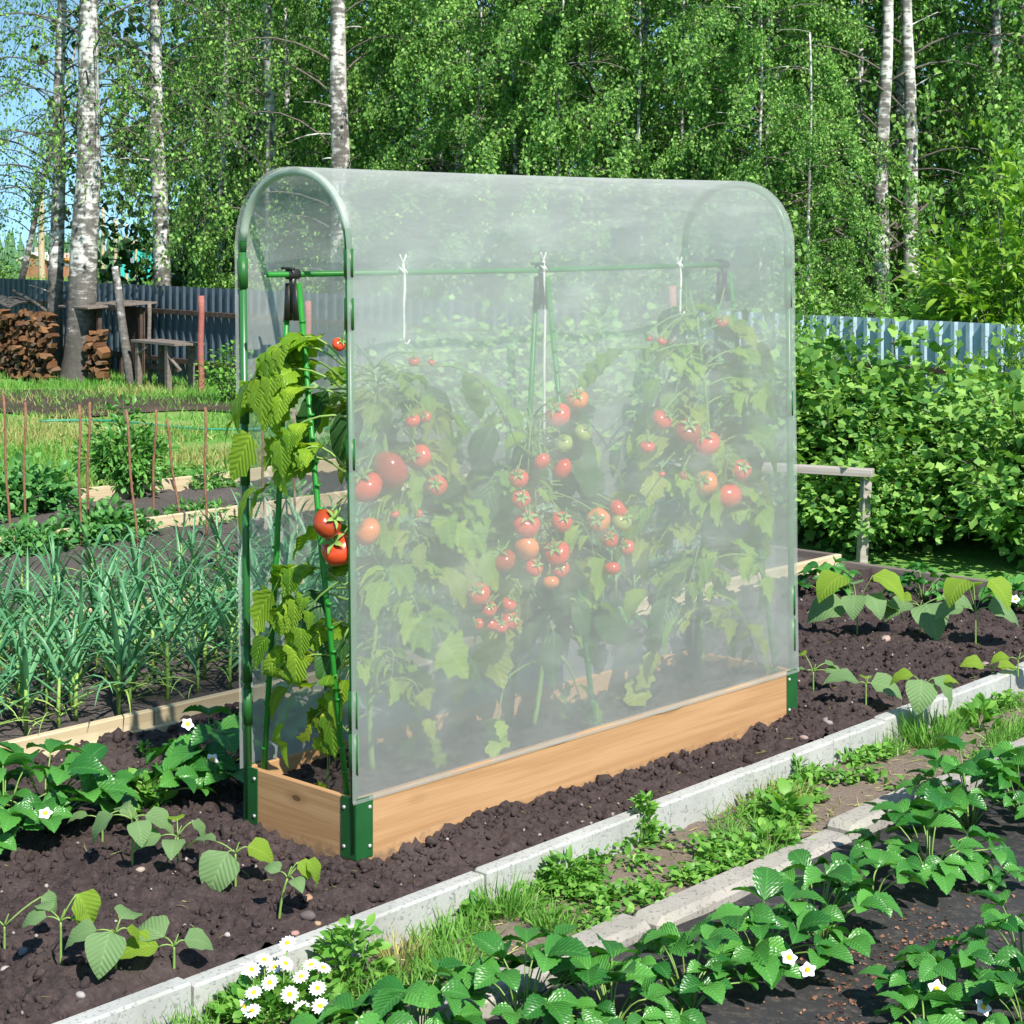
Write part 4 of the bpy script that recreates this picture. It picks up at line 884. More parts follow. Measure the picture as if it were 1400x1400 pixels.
# ------------------------------------------------------------------ firewood, shelter, bench, posts at the fence
r = rg(31); LM = []
for k in range(5):
    g = Geo(); a = np.arange(3 + k % 3) / (3 + k % 3) * TAU + r.uniform(-.3, .3, 3 + k % 3); rad = r.uniform(.7, 1.15, len(a)); n = len(a); ring = np.stack([np.cos(a) * rad, np.sin(a) * rad * .7], 1)
    v = np.concatenate([np.column_stack([ring[:, 0], np.full(n, -2.0), ring[:, 1]]), np.column_stack([ring[:, 0], np.full(n, 2.0), ring[:, 1]])])
    g.add(v, [np.stack([np.arange(n), (np.arange(n) + 1) % n, (np.arange(n) + 1) % n + n, np.arange(n) + n], 1), np.arange(n)[None], (np.arange(n)[::-1] + n)[None]], 0, smooth=False)
    me = g.mesh('firewood_log', m_logend); LM.append(me)
fd = norm(np.array([12.1, -14.95, 0])); fa = math.atan2(fd[1], fd[0])       # along the dark fence
def pile(p0, length, rows, height, dens, label, grp):
    for k in range(rows):
        for j in range(dens):
            q = (j + (k % 2) * .5 + r.uniform(-.35, .35)) / dens; zz = GZ + .045 + k * height / rows + r.uniform(-.012, .012)
            if k >= rows - 2 and r.random() < .3: continue
            p = p0 + fd * length * q; p[2] = zz; o = link('firewood_log', LM[r.integers(5)], None, p + np.array([-.05, -.04, 0]) * r.normal(0, .5))
            o.rotation_euler = (r.uniform(-.12, .12), r.uniform(0, TAU), fa * .35 + r.uniform(-.2, .2)); s_ = height / rows * r.uniform(.58, .85); o.scale = (s_ * r.uniform(.75, 1.25), s_ * 1.0, s_ * r.uniform(.8, 1.3))
            tag(o, label, 'firewood', grp)
Pl = at(-48, 28.3, 0); pile(Pl, 3.05, 14, .98, 21, 'split birch log in the big sunlit firewood stack left of the thick birch', 'logs of the big firewood stack')
Ps_ = at(124, 26.25, 0); pile(Ps_, .48, 9, .74, 4, 'split log in the small firewood stack right of the thick birch', 'logs of the small firewood stack')
t = thing('bark_sheet', 'curled pale bark sheet lying on the big firewood stack', 'bark', at(10, 28.0, .93))
g = Geo(); q = np.linspace(-.55, .7, 12); c = np.linspace(-1, 1, 7); Xg, Cg = np.meshgrid(q, c); Zg = .08 * (1 - Cg ** 2) + .02 * np.sin(Xg * 6); sheet_v = np.stack([Xg, Cg * .28, Zg], -1).reshape(-1, 3); i = (np.arange(6)[:, None] * 12 + np.arange(11)[None]).ravel()
g.add(sheet_v, np.stack([i, i + 1, i + 13, i + 12], 1)); g.add(sheet_v + np.array([0, 0, .012]), np.stack([i, i + 12, i + 13, i + 1], 1)); g.obj('sheet', m_bark, t); t.rotation_euler = (0, .06, fa)
g = Geo(); p0 = at(18, 27.6, 1.12); p1 = at(78, 27.3, .72); tube(g, [p0, (p0 + p1) / 2 + np.array([0, 0, .03]), p1], [.03, .028, .022], 7); tag(g.obj('branch', m_bark, None, p0), 'bare pale branch leaning down the end of the big firewood stack', 'branch')
# small shelter over the second stack
t = thing('wood_shelter', 'small dark shelter with board roof between the thick birch and the leaning pole', 'shelter', at(140, 26.5, GZ), fa)
for x_, y_ in ((-.28, -.2), (.30, -.2), (-.28, .45), (.30, .45)): g = Geo(); box(g, (x_ - .03, y_ - .03, -.1), (x_ + .03, y_ + .03, 1.04), 0, .004); g.obj('post', m_railw, t)
g = Geo(); box(g, (-.36, .46, 0), (.36, .48, 1.04)); g.obj('back_panel', m_railw, t)
g = Geo(); box(g, (-.48, -.45, 0), (.46, .62, .03), 0, .004); o = g.obj('roof', m_oldwood, t); o.location = (0, 0, 1.06); o.rotation_euler = (.05, 0, 0)
# leaning pole, bench, red posts
def pole(name, label, a, b, r0, r1, mat, cat='pole', k=9):
    g = Geo(); q = np.linspace(0, 1, 8)[:, None]; P = np.asarray(a) * (1 - q) + np.asarray(b) * q; P = P + .006 * np.sin(q * 9) * np.array([1, 0, 0]); tube(g, P, np.linspace(r0, r1, 8), k); return tag(g.obj(name, mat, None, a), label, cat)
pole('leaning_pole', 'thick peeled pole leaning against the fence beside the shelter', at(181, 25.3, GZ - .1), at(157, 25.9, 1.50), .075, .05, m_bark)
pole('fence_post', 'faded red round post standing in front of the dark fence', at(275, 24.35, GZ - .1), at(275, 24.35, 1.16), .042, .040, m_pinkwood, 'post')
pole('fence_post', 'faded red round post seen through the open planter end', at(421, 22.0, GZ - .1), at(421, 22.0, 1.18), .040, .038, m_pinkwood, 'post')
pole('fence_post', 'thin grey post fixed to the dark fence above the bench', at(204, 25.55, GZ - .1), at(204, 25.55, 1.02), .028, .028, m_oldwood, 'post')
pole('fence_post', 'faded red post seen through the film beside the short cord at right', at(919, 18.8, GZ - .1), at(919, 18.8, 1.45), .04, .038, m_pinkwood, 'post')
t = thing('garden_bench', 'grey plank work table standing against the dark fence', 'table', at(226, 24.95, GZ), fa)
g = Geo(); box(g, (-.62, -.19, .62), (.60, .05, .655), 0, .004); box(g, (-.62, .055, .615), (.60, .26, .65), 0, .004); g.obj('tabletop', m_oldwood, t)
for x_, y_ in ((-.48, -.14), (-.48, .2), (.34, -.14), (.34, .2)): g = Geo(); box(g, (x_ - .04, y_ - .035, -.1), (x_ + .04, y_ + .035, .614), 0, .004); g.obj('leg', m_oldwood, t)
g = Geo(); tube(g, [(.34, -.16, .50), (.60, -.1, .30)], .022, 6); tube(g, [(-.48, -.16, .45), (-.20, -.14, .60)], .02, 6); g.obj('brace', m_oldwood, t)
g = Geo(); box(g, (-.50, -.02, .26), (.36, .02, .33), 0, .003); g.obj('stretcher', m_railw, t)
# tall pale poles in the meadow and two far houses
for i, (px, d, ytop) in enumerate(((58, 52, 262), (141, 54, 283), (158, 56, 300), (173, 58, 306), (186, 60, 305))):
    pole('meadow_pole', ['yellowish pole standing left of the thick birch in the meadow', 'leftmost and tallest pale pole between the two left birches', 'second pale pole between the two left birches', 'third pale pole, before the far teal house', 'rightmost pale pole, before the far teal house'][i], at(px, d, GZ - .2), at(px - (i == 0) * 2, d, EYE + (HY - ytop) / FPX * d), .10 if i == 0 else .06, .08 if i == 0 else .045, m_board)
def house(label, px, d, yb, wd, dp, hw, hr, mw, mr, rz=.2):
    z = EYE - (yb - HY) / FPX * d; t = thing('house', label, 'house', at(px, d, z), rz)
    g = Geo(); box(g, (-wd / 2, 0, -3), (wd / 2, dp, hw)); v = [(-wd / 2, .002, hw), (wd / 2, .002, hw), (0, .002, hw + hr), (-wd / 2, dp - .002, hw), (wd / 2, dp - .002, hw), (0, dp - .002, hw + hr)]; g.add(v, np.array([(0, 1, 2), (3, 5, 4)]), 0, smooth=False); g.obj('wall', mw, t)
    g = Geo()
    for s_ in (-1, 1):
        a = np.array([(s_ * (wd / 2 + .5), -.4, hw - .35 * hr * .35), (0, -.4, hw + hr + .05), (0, dp + .4, hw + hr + .05), (s_ * (wd / 2 + .5), dp + .4, hw - .35 * hr * .35)]); a2 = a + np.array([0, 0, .18]); g.add(np.concatenate([a, a2]), np.array([(0, 1, 2, 3), (4, 7, 6, 5), (0, 4, 5, 1), (3, 2, 6, 7), (0, 3, 7, 4)]), 0, smooth=False)
    rf = g.obj('roof', mr, t); g = Geo(); box(g, (-wd * .28, dp * .4, hw), (-wd * .28 + .7, dp * .4 + .7, hw + hr + .9)); g.obj('chimney', plain('pale_brick', (.55, .42, .36), .9, .1), rf)
    for x_ in (-wd * .25, wd * .2): g = Geo(); box(g, (x_ - .45, -.06, hw * .35), (x_ + .45, -.01, hw * .8)); g.obj('window', plain('house_window', (.2, .22, .24), .2, .6), t)
m_teal = plain('teal_paint', (.03, .42, .40), .6, .3); m_brn = plain('brown_roof', (.22, .11, .10), .8, .2); m_br2 = plain('brown_log_wall', (.34, .16, .09), .85, .2); m_wr = plain('whitish_roof', (.6, .55, .52), .7, .2)
house('far teal house with dark red roof in the meadow', 190, 240, 370, 4.6, 6, 2.0, .9, m_teal, m_brn, .15)
house('far brown house with pale roof left of the thick birch', 46, 250, 366, 3.6, 6, 1.0, .8, m_br2, m_wr, -.2)
house('far low shed with orange roof seen beside the thick birch', 88, 250, 366, 1.6, 4, .7, .35, m_br2, plain('orange_roof', (.62, .25, .05), .8, .2), 0)
# wooden rail right of the planter
t = thing('wooden_rail', 'grey wooden rail on a post at the end of the bed, right of the planter', 'rail', gp(1178, 772, GZ) , 0)
p = gp(1178, 772, GZ); top = np.array([.04, 0, .55]); g = Geo(); box(g, (-.028, -.03, -.1), (.028, .03, .57), 0, .004); o = g.obj('post', m_railwood, t); o.rotation_euler = (0, .06, .3)
a = np.array([.07, -.02, .585]); b_ = np.array([-1.15, .45, .60]); g = Geo(); L = np.linalg.norm(b_ - a); box(g, (0, -.045, -.025), (L, .045, .025), 0, .004); o = g.obj('rail', m_railwood, t); o.location = a; dd = b_ - a; o.rotation_euler = (0, -math.atan2(dd[2], math.hypot(dd[0], dd[1])), math.atan2(dd[1], dd[0]))
g = Geo(); box(g, (-.028, -.03, -.1), (.028, .03, .565), 0, .004); o = g.obj('post', m_oldwood, t); o.location = (-1.1, .43, 0)

# ------------------------------------------------------------------ garlic
def strap(g, r, base, D, L, wd, kink, m=0):
    n = 9; t = np.linspace(0, 1, n); hd = norm(np.array([D[0], D[1], 0]) + 1e-6); el = math.asin(np.clip(norm(D)[2], -1, 1))
    an = el - kink * np.clip((t - .35) / .65, 0, 1) ** 1.3; st = L / (n - 1); P = [np.array(base, float)]
    for k in range(n - 1): P.append(P[-1] + st * (hd * math.cos(an[k]) + np.array([0, 0, 1.0]) * math.sin(an[k])))
    P = np.array(P); sd_ = np.cross(hd, [0, 0, 1.0]); tw = r.uniform(-.6, .6) * t; nr = np.stack([-hd[0] * np.sin(an), -hd[1] * np.sin(an), np.cos(an)], 1)
    S = sd_ * np.cos(tw)[:, None] + nr * np.sin(tw)[:, None]; w_ = wd * (1 - t) ** .6 * np.minimum(1, .55 + t * 2.2); w_[-1] = .0008
    v = np.stack([P + S * w_[:, None] + nr * (w_ * .55)[:, None], P, P - S * w_[:, None] + nr * (w_ * .55)[:, None]], 1).reshape(-1, 3); f = []
    for k in range(n - 1): a = 3 * k; f += [(a, a + 1, a + 4, a + 3), (a + 1, a + 2, a + 5, a + 4)]
    g.add(v, np.array(f), m)
GM = []
for k in range(5):
    r = rg(300 + k); g = Geo(); gs = Geo(); h = r.uniform(.20, .28); tube(gs, [(0, 0, -.02), (.004, 0, h * .5), (0, .004, h)], [.0085, .0085, .007], 6); pl = r.uniform(0, math.pi)
    for j in range(9):
        z = h * (.42 + .62 * j / 8); a = pl + (j % 2) * math.pi + r.uniform(-.5, .5); el = .55 + .085 * j + r.uniform(-.12, .15)
        strap(g, r, (0, 0, z), np.array([math.cos(a) * math.cos(el), math.sin(a) * math.cos(el), math.sin(el)]), r.uniform(.30, .48), r.uniform(.0095, .015), r.choice([.3, .9, 1.6, 2.4]))
    for j in range(3): a = r.uniform(0, TAU); strap(g, r, (0, 0, h * r.uniform(.15, .5)), np.array([math.cos(a), math.sin(a), .3]), r.uniform(.2, .36), .007, r.uniform(1.0, 2.0), 1)
    GM.append((g.mesh('leaves', [m_garlic, m_garstem]), gs.mesh('stalk', m_garstem)))
r = rg(41)
def garlic(s, t, z, lab, grp):
    i = r.integers(5); p = W(s, t, z)[()]; o = thing('garlic_plant', lab, 'garlic', p, r.uniform(0, TAU), grp); o.scale = (1, 1, 1); q = r.uniform(.70, 1.02) * (1 if t < 3.6 else .8); o.scale = (q * 1.1, q * 1.1, q); link('leaves', GM[i][0], o); link('stalk', GM[i][1], o)
for a in np.arange(-.8, 4.4, .145):
    for b in (2.02, 2.25, 2.50, 2.76, 3.03, 3.32): garlic(a + r.uniform(-.05, .05), b + r.uniform(-.05, .05), .03, 'blue green garlic plant in the front garlic bed', 'garlic plants of the front bed')
for a in np.arange(.9, 5.2, .22):
    for b in (3.98, 4.38): garlic(a + r.uniform(-.06, .06), b + r.uniform(-.06, .06), .03, 'blue green garlic plant in the rear garlic bed', 'garlic plants of the rear bed')

# ------------------------------------------------------------------ strawberries
SF = (lambda g, r, c, n: None)
def petals(g, c, N, rad, np_, m, wd=.5):
    N = norm(np.asarray(N, float)); X = norm(np.cross(N, [.3, .8, .1])); Y = np.cross(N, X); tp = leaf_tpl(3, lambda t: wd * sn(t ** .6 * .93 + .03), .0, .15)
    for k in range(np_): a = k / np_ * TAU; d = X * math.cos(a) + Y * math.sin(a); inst(g, tp, c + d * rad * .12, d + N * .12, N, rad * .9, m)
def dome(g, c, N, rad, m):
    N = norm(np.asarray(N, float)); X = norm(np.cross(N, [.3, .8, .1])); Y = np.cross(N, X); v = []; 
    for q, z in ((1, 0), (.75, .35), (.35, .55)): v += [c + rad * (q * (X * math.cos(a) + Y * math.sin(a)) + N * z) for a in np.arange(8) / 8 * TAU]
    v.append(c + N * rad * .62); f4 = [(j * 8 + i, j * 8 + (i + 1) % 8, (j + 1) * 8 + (i + 1) % 8, (j + 1) * 8 + i) for j in range(2) for i in range(8)]; f3 = [(16 + i, 16 + (i + 1) % 8, 24) for i in range(8)]
    g.add(v, [np.array(f4), np.array(f3)], m)
def straw_meshes(seed, nl=20, R=.2, H=.21, size=.115):
    r = rg(seed); g = Geo(); s_ = Geo()
    for k in range(nl):
        q = math.sqrt((k + .6) / nl); ph = k * 2.4 + r.uniform(-.5, .5); hd = np.array([math.cos(ph), math.sin(ph), 0]); e = hd * R * q * r.uniform(.8, 1.15) + np.array([0, 0, H * (1.0 - .55 * q * q) * r.uniform(.72, 1.25)])
        b = hd * .015; tube(s_, bez(b, (b + e) / 2 + np.array([0, 0, .05]) - hd * .02, e, 6), np.linspace(.0035, .0024, 6), 5)
        ax = norm(hd * (.5 + q * .6) + r.normal(0, .22, 3) + np.array([0, 0, .35 - .55 * q])); sd_ = norm(np.cross([0, 0, 1.0], ax)); up = norm(np.array([0, 0, 1.0]) + hd * .35 + r.normal(0, .22, 3)); S = size * r.uniform(.72, 1.15) * (1 - .2 * q)
        inst(g, T_STRAW, e + ax * .006, ax, up, S)
        for sg_ in (-1, 1): inst(g, T_STRAW, e, norm(sd_ * sg_ * 1.0 + ax * .42 + np.array([0, 0, r.uniform(-.1, .2)])), norm(up + sd_ * -sg_ * .3), S * r.uniform(.82, .96))
    return g.mesh('foliage', m_straw), s_.mesh('stems', m_stem)
SM = [straw_meshes(400 + k, *a) for k, a in enumerate(((18, .21, .20, .14), (15, .18, .22, .15), (21, .23, .20, .14), (7, .13, .13, .12), (17, .20, .25, .145)))]
def strawberry(label, px, py, z, mi, sc, rz, fl=(), grp=None):
    p = gp(px, py, z); t = thing('strawberry_plant', label, 'strawberry plant', p, 0, grp); f = link('foliage', SM[mi][0], t); s_ = link('stems', SM[mi][1], t)
    sc *= .93 if z == 0 else (.80 if px > 1200 and py > 1300 else .98)
    for o in (f, s_): o.scale = (sc,) * 3; o.rotation_euler = (0, 0, rz)
    for (dx, dy, dz) in fl:
        c = np.array([dx, dy, dz]); N = np.array([.15, -.75, .65]) + rg(int(px + dz * 1000)).normal(0, .2, 3); g = Geo(); petals(g, np.zeros(3), N, .024, 5, 0, .55); fo = g.obj('flower', m_white, t); fo.location = c
        g = Geo(); dome(g, norm(N) * .003, N, .0085, 0); g.obj('centre', m_yellow, fo); g = Geo(); tube(g, bez(-c + np.array([0, 0, .02]), -c * .4 + np.array([0, 0, .03]), -norm(N) * .003, 6), .002, 5); g.obj('flower_stalk', m_stem, fo)
FZ = -.095
for a in (
    ('strawberry plant with white flowers and upright leaves at the left edge of the soil bed', 62, 1135, 0, 2, 1.12, .4, ((.06, -.24, .13), (.07, -.2, .1))),
    ('strawberry plant at the left edge, half outside the photo, with broad overlapping leaves', 5, 1150, 0, 0, 1.05, 2.2, ()),
    ('low leafy strawberry plant between the left edge plant and the planter', 208, 1108, 0, 3, 1.15, 1.0, ()),
    ('strawberry plant with pale flowers tucked against the near left planter post', 292, 1075, 0, 1, 1.12, 3.1, ((-.07, -.14, .26), (.02, -.16, .14))),
    ('strawberry plant behind the planter seen through the open end', 412, 1005, 0, 1, .9, 5.0, ()),
    ('strawberry plant right of the open end plant, seen through the film', 490, 985, 0, 0, .85, .7, ()),
    ('small strawberry plant behind the planter, under the near tomato', 620, 955, 0, 3, 1.1, .2, ()),
    ('strawberry plant behind the planter between the near and middle tomato plants', 700, 935, 0, 3, 1.1, 1.9, ()),
    ('strawberry plant behind the planter right of the middle tomato plant', 830, 868, 0, 3, 1.2, 2.9, ()),
    ('strawberry plant just right of the planter far end, behind the seedlings', 1130, 815, 0, 1, .85, 1.5, ()),
    ('strawberry plant behind the bed end board, right of the wooden post', 1262, 822, 0, 0, .78, 2.6, ()),
    ('strawberry plant at the right edge behind the last bean seedling', 1395, 835, 0, 2, .85, 3.9, ((-.08, -.2, .1),)),
    ('strawberry plant growing right at the bottom edge below the daisies', 505, 1450, FZ, 3, 1.1, .3, ()),
    ('strawberry plant at the bottom edge right of the daisies, with pale folded leaves', 575, 1440, FZ, 1, .85, 1.9, ()),
    ('strawberry plant at the bottom with one tall folded leaf over the low kerb', 715, 1420, FZ, 4, .92, .9, ()),
    ('strawberry plant with large glossy leaves at the bottom centre', 835, 1415, FZ, 2, .85, 2.5, ()),
    ('strawberry plant with small leaves and buds right of the bottom centre', 940, 1385, FZ, 0, .85, 4.2, ()),
    ('strawberry plant with two white flowers in the middle of the row along the low kerb', 1040, 1330, FZ, 2, .92, 5.1, ((.05, -.2, .12), (.10, -.21, .09))),
    ('strawberry plant with spreading leaves next to the two-flowered one', 1120, 1290, FZ, 4, .88, .2, ((-.07, -.17, .12),)),
    ('young strawberry plant with a single tall stalk between two big ones', 1190, 1240, FZ, 3, 1.0, 1.2, ()),
    ('big strawberry plant before the low kerb, above the open black fabric', 1270, 1200, FZ, 2, .95, 2.0, ()),
    ('small strawberry runner on the open black fabric at right', 1362, 1212, FZ, 3, .65, 3.0, ()),
    ('strawberry plant with tall dark leaves over the low kerb at right', 1325, 1130, FZ, 4, .95, 3.4, ()),
    ('strawberry plant at the right edge before the low kerb', 1395, 1115, FZ, 0, .95, 4.4, ()),
    ('farthest strawberry plant of the kerb row, at the right edge', 1440, 1075, FZ, 2, .9, 5.4, ()),
    ('strawberry plant in the lower right corner with drooping white flowers', 1295, 1390, FZ, 1, .95, .6, ((.05, -.18, .10), (-.06, -.14, .13))),
    ('strawberry plant at the bottom edge with a large leaf reaching over the fabric', 1265, 1445, FZ, 3, 1.2, 2.8, ()),
    ('strawberry plant in the lower right corner with tall toothed leaves', 1400, 1345, FZ, 4, .95, 4.0, ()),
    ('strawberry plant cut by the lower right corner of the photo', 1405, 1440, FZ, 0, .9, 1.0, ()),
): strawberry(*a)

# ------------------------------------------------------------------ bean seedlings
def bean(label, px, py, leaves, h, seed, yl=False, lean_=0.0):
    r = rg(seed); p = gp(px, py, 0.0); q = p - O; p[2] = soilz(q @ U, q @ V) - .004; t = thing('bean_seedling', label, 'seedling', p); top = np.array([lean_ * h, 0, h]); g = Geo()
    tube(g, bez((0, 0, -.01), (lean_ * h * .2, .003, h * .6), top, 7), np.linspace(.0042, .003, 7), 6); gl = Geo(); gy = Geo()
    for (az, el, pl, L, wtw, mt) in leaves:      # azimuth (0 = right, pi/2 = away), rise of stalk, stalk length, leaf size, blade pitch, young?
        hd = np.array([math.cos(az), math.sin(az), 0]); e = top + pl * (hd * math.cos(el) + np.array([0, 0, math.sin(el)])); tube(g, bez(top, (top + e) / 2 + np.array([0, 0, .012]), e, 5), .0022, 5)
        D = hd * math.cos(wtw) + np.array([0, 0, math.sin(wtw)]); N = norm(np.array([0, -.35, 1.0]) + hd * .3 + r.normal(0, .15, 3)); inst(gy if mt else gl, T_BEAN, e, D, N, L * r.uniform(.95, 1.08))
    if gl.n: gl.obj('leaves', m_bean, t)
    if gy.n: gy.obj('young_leaves', m_bean_y, t)
    tube(g, bez(top, top + np.array([.005, 0, .02]), top + np.array([.012, 0, .035]), 4), [.003, .003, .002, .001], 5); g.obj('stem', m_stem, t)
PI = math.pi
bean('tall bean seedling with folded grey green leaves, right of the left strawberry plant', 181, 1193, [(3.3, .3, .06, .12, -.9, 0), (.1, .3, .04, .12, -.5, 0), (5.2, .2, .05, .09, -.8, 0), (2.2, .5, .05, .07, -.2, 0)], .15, 1)
bean('bean seedling with three spread leaves in the middle of the left soil', 243, 1196, [(3.3, .1, .05, .11, -.35, 0), (.2, .8, .06, .10, -1.0, 0), (4.7, .1, .04, .09, -.4, 0), (1.8, .9, .05, .06, .0, 1)], .10, 2)
bean('bean seedling with one large pointed leaf hanging down, left of the planter corner', 322, 1215, [(3.9, .4, .03, .15, -1.0, 0), (.1, .5, .04, .11, -.5, 1), (3.0, .5, .07, .11, -.15, 0)], .11, 3)
bean('bean seedling with two bright cupped leaves right below the planter corner', 381, 1262, [(.25, .7, .07, .10, -1.1, 1), (.0, 1.0, .055, .07, -.9, 1), (2.7, .5, .03, .06, .2, 0), (5.4, .2, .03, .06, -.4, 0)], .13, 4, False, .2)
bean('bean seedling with a bright green hanging leaf near the lower left corner', 83, 1330, [(.5, 1.0, .08, .13, -1.2, 1), (3.1, .3, .04, .09, -.3, 0), (2.5, .4, .05, .07, .1, 0), (.0, .3, .03, .06, -.1, 1)], .12, 5)
bean('bean seedling with broad pale leaves above the kerb at lower left', 158, 1342, [(4.5, .5, .04, .13, -.9, 0), (3.2, .2, .05, .11, -.4, 0), (.3, .4, .03, .08, -1.0, 1), (1.2, .9, .04, .09, -.1, 0)], .10, 6)
bean('low bean seedling lying against the kerb left of the daisies', 238, 1335, [(3.4, .1, .04, .13, -.1, 1), (.3, .5, .03, .09, -.3, 0), (2.6, .5, .04, .12, .1, 0)], .06, 7)
bean('thin bean seedling at the left edge of the photo near the bottom', 6, 1304, [(.4, .6, .12, .07, -.8, 0), (2.8, .4, .05, .07, -.3, 0)], .08, 8)
bean('bean seedling under the upright strawberry leaves at left', 140, 1150, [(3.3, .4, .05, .08, -.2, 0), (.3, .5, .06, .08, -.4, 0)], .07, 19)
bean('tall broad leaved seedling with a yellow green umbrella leaf, right of the planter', 1172, 868, [(3.6, 1.1, .17, .20, -.55, 1), (-.4, 1.1, .17, .20, -.55, 1), (3.2, .1, .06, .24, -.35, 0), (-.1, .1, .06, .2, -.3, 0), (4.4, .7, .1, .14, -.8, 0), (5.3, .7, .1, .14, -.8, 0), (1.6, .8, .12, .14, -.2, 0)], .16, 9)
bean('broad leaved seedling with blue green leaves spreading low behind the flat stone', 1258, 868, [(4.9, .4, .07, .23, -.75, 0), (3.4, .4, .05, .17, -.4, 0), (.1, .4, .12, .2, -.3, 0), (2.6, .6, .05, .12, -.2, 1)], .14, 10)
bean('tall seedling with a yellow green folded umbrella leaf near the right edge', 1334, 886, [(3.7, 1.2, .17, .19, -.7, 1), (-.5, 1.2, .17, .19, -.85, 1), (.1, .3, .06, .21, -.45, 0), (3.1, .3, .06, .16, -.3, 0), (1.5, 1.1, .14, .12, -.4, 1)], .17, 11)
bean('low bean seedling with long flat leaves just right of the planter corner', 1184, 972, [(3.25, .3, .03, .17, .12, 0), (.0, .2, .02, .17, -.35, 0), (1.4, .6, .03, .06, 0, 1)], .09, 12)
bean('bean seedling with two drooping pointed leaves by the kerb at right', 1262, 985, [(4.3, .9, .05, .16, -1.0, 0), (-.35, .8, .06, .16, -.95, 0), (3.0, .9, .06, .11, -.3, 1), (.1, .3, .08, .09, -.1, 1)], .13, 13)
bean('small bean seedling at the planter right post', 1112, 952, [(2.2, .9, .08, .07, -.3, 1), (.2, .6, .06, .09, -.5, 0), (-.3, .2, .05, .1, -.2, 0), (3.1, .2, .03, .07, -.1, 0)], .10, 14)
bean('yellow green bean leaf peeping over the kerb at right', 1356, 925, [(3.2, .4, .04, .12, .1, 1), (.0, .3, .03, .10, -.1, 1)], .04, 15)
bean('bean seedling at the far right edge of the soil', 1392, 930, [(3.2, .3, .04, .10, -.2, 1), (.2, .4, .05, .10, -.3, 0)], .07, 16)

# ------------------------------------------------------------------ plants behind the garlic
def lancebush(seed, R, H, nst, nl, ls, mat, tpl):
    return shrub_mesh('foliage', seed, R, H, nst, nl, tpl, ls, mat, True, .1)
m_pe = lancebush(220, .30, .85, 18, 70, .105, m_peony, T_LANCE); m_po = lancebush(221, .34, .42, 22, 40, .10, m_potato, T_OVAL); m_po2 = lancebush(222, .38, .34, 20, 42, .11, m_peony, T_LANCE)
for px, py, mesh, sc, lb, nm, ct in ((178, 692, m_pe, .9, 'tall leafy peony bush among the rusty stakes before the lawn', 'peony_bush', 'peony'), (48, 712, m_po, .95, 'dense dark bush of lily leaves at the left edge of the lawn', 'lily_clump', 'lily'), (4, 716, m_po, .9, 'second dark lily clump cut by the left edge', 'lily_clump', 'lily'), (285, 680, m_po2, .6, 'sparse leafy plant on the lawn edge left of the greenhouse post', 'leafy_plant', 'plant'), (222, 672, m_po2, .55, 'low leafy plant right of the tall peony bush', 'leafy_plant', 'plant'),
    (130, 755, m_po, .72, 'broad potato plant in front of the peony bush', 'potato_plant', 'potato'), (165, 750, m_po, .62, 'potato plant right of the broad one before the white board', 'potato_plant', 'potato'), (50, 768, m_po, .6, 'potato plant at the left before the white board', 'potato_plant', 'potato'), (270, 730, m_po2, .6, 'feathery leafy plant left of the greenhouse post behind the garlic', 'leafy_plant', 'plant'), (15, 772, m_po, .55, 'small potato plant at the left edge behind the garlic', 'potato_plant', 'potato'), (385, 700, m_po2, .6, 'leafy plant seen through the open end of the planter', 'leafy_plant', 'plant')):
    shrub(nm, lb, px, gp(px, py, -.05)[1], mesh, sc, px * .1, ct, None, 1, -.05)
for i, (xb, yb, xt, yt) in enumerate(((14, 750, 4, 541), (33, 735, 34, 550), (110, 755, 108, 553), (119, 745, 122, 550), (188, 752, 172, 560), (208, 725, 213, 560), (247, 722, 227, 572), (282, 742, 280, 557), (362, 735, 358, 585), (402, 712, 401, 560))):
    p = gp(xb, yb, 0); top = np.array([(xt - 700) / FPX * p[1], p[1], EYE - (yt - HY) / FPX * p[1]])
    pole('stake', ['rusty stake nearest the left edge, leaning left', 'rusty stake second from the left edge, upright', 'rusty stake left of a close pair before the peony bush', 'rusty stake right of a close pair before the peony bush', 'rusty stake leaning in front of the peony bush', 'rusty stake at the right flank of the peony bush', 'rusty stake leaning left, standing right of the peony bush', 'rusty upright stake nearest the greenhouse post', 'rusty stake seen left of the trellis pole through the open end', 'rusty stake seen right of the trellis pole through the open end'][i], p, top, .0085, .0085, m_rust, 'stake', 7)
g = Geo(); q = np.linspace(0, 1, 40); hp = np.stack([-5.2 + 3.4 * q, 20.6 - 1.0 * q + .25 * np.sin(q * 8), np.full(40, GZ + .03)], 1); tube(g, hp, .014, 7); tag(g.obj('garden_hose', plain('green_hose', (.03, .25, .17), .45, .4), None, hp[0]), 'green hose lying across the lawn behind the peony bush', 'hose')

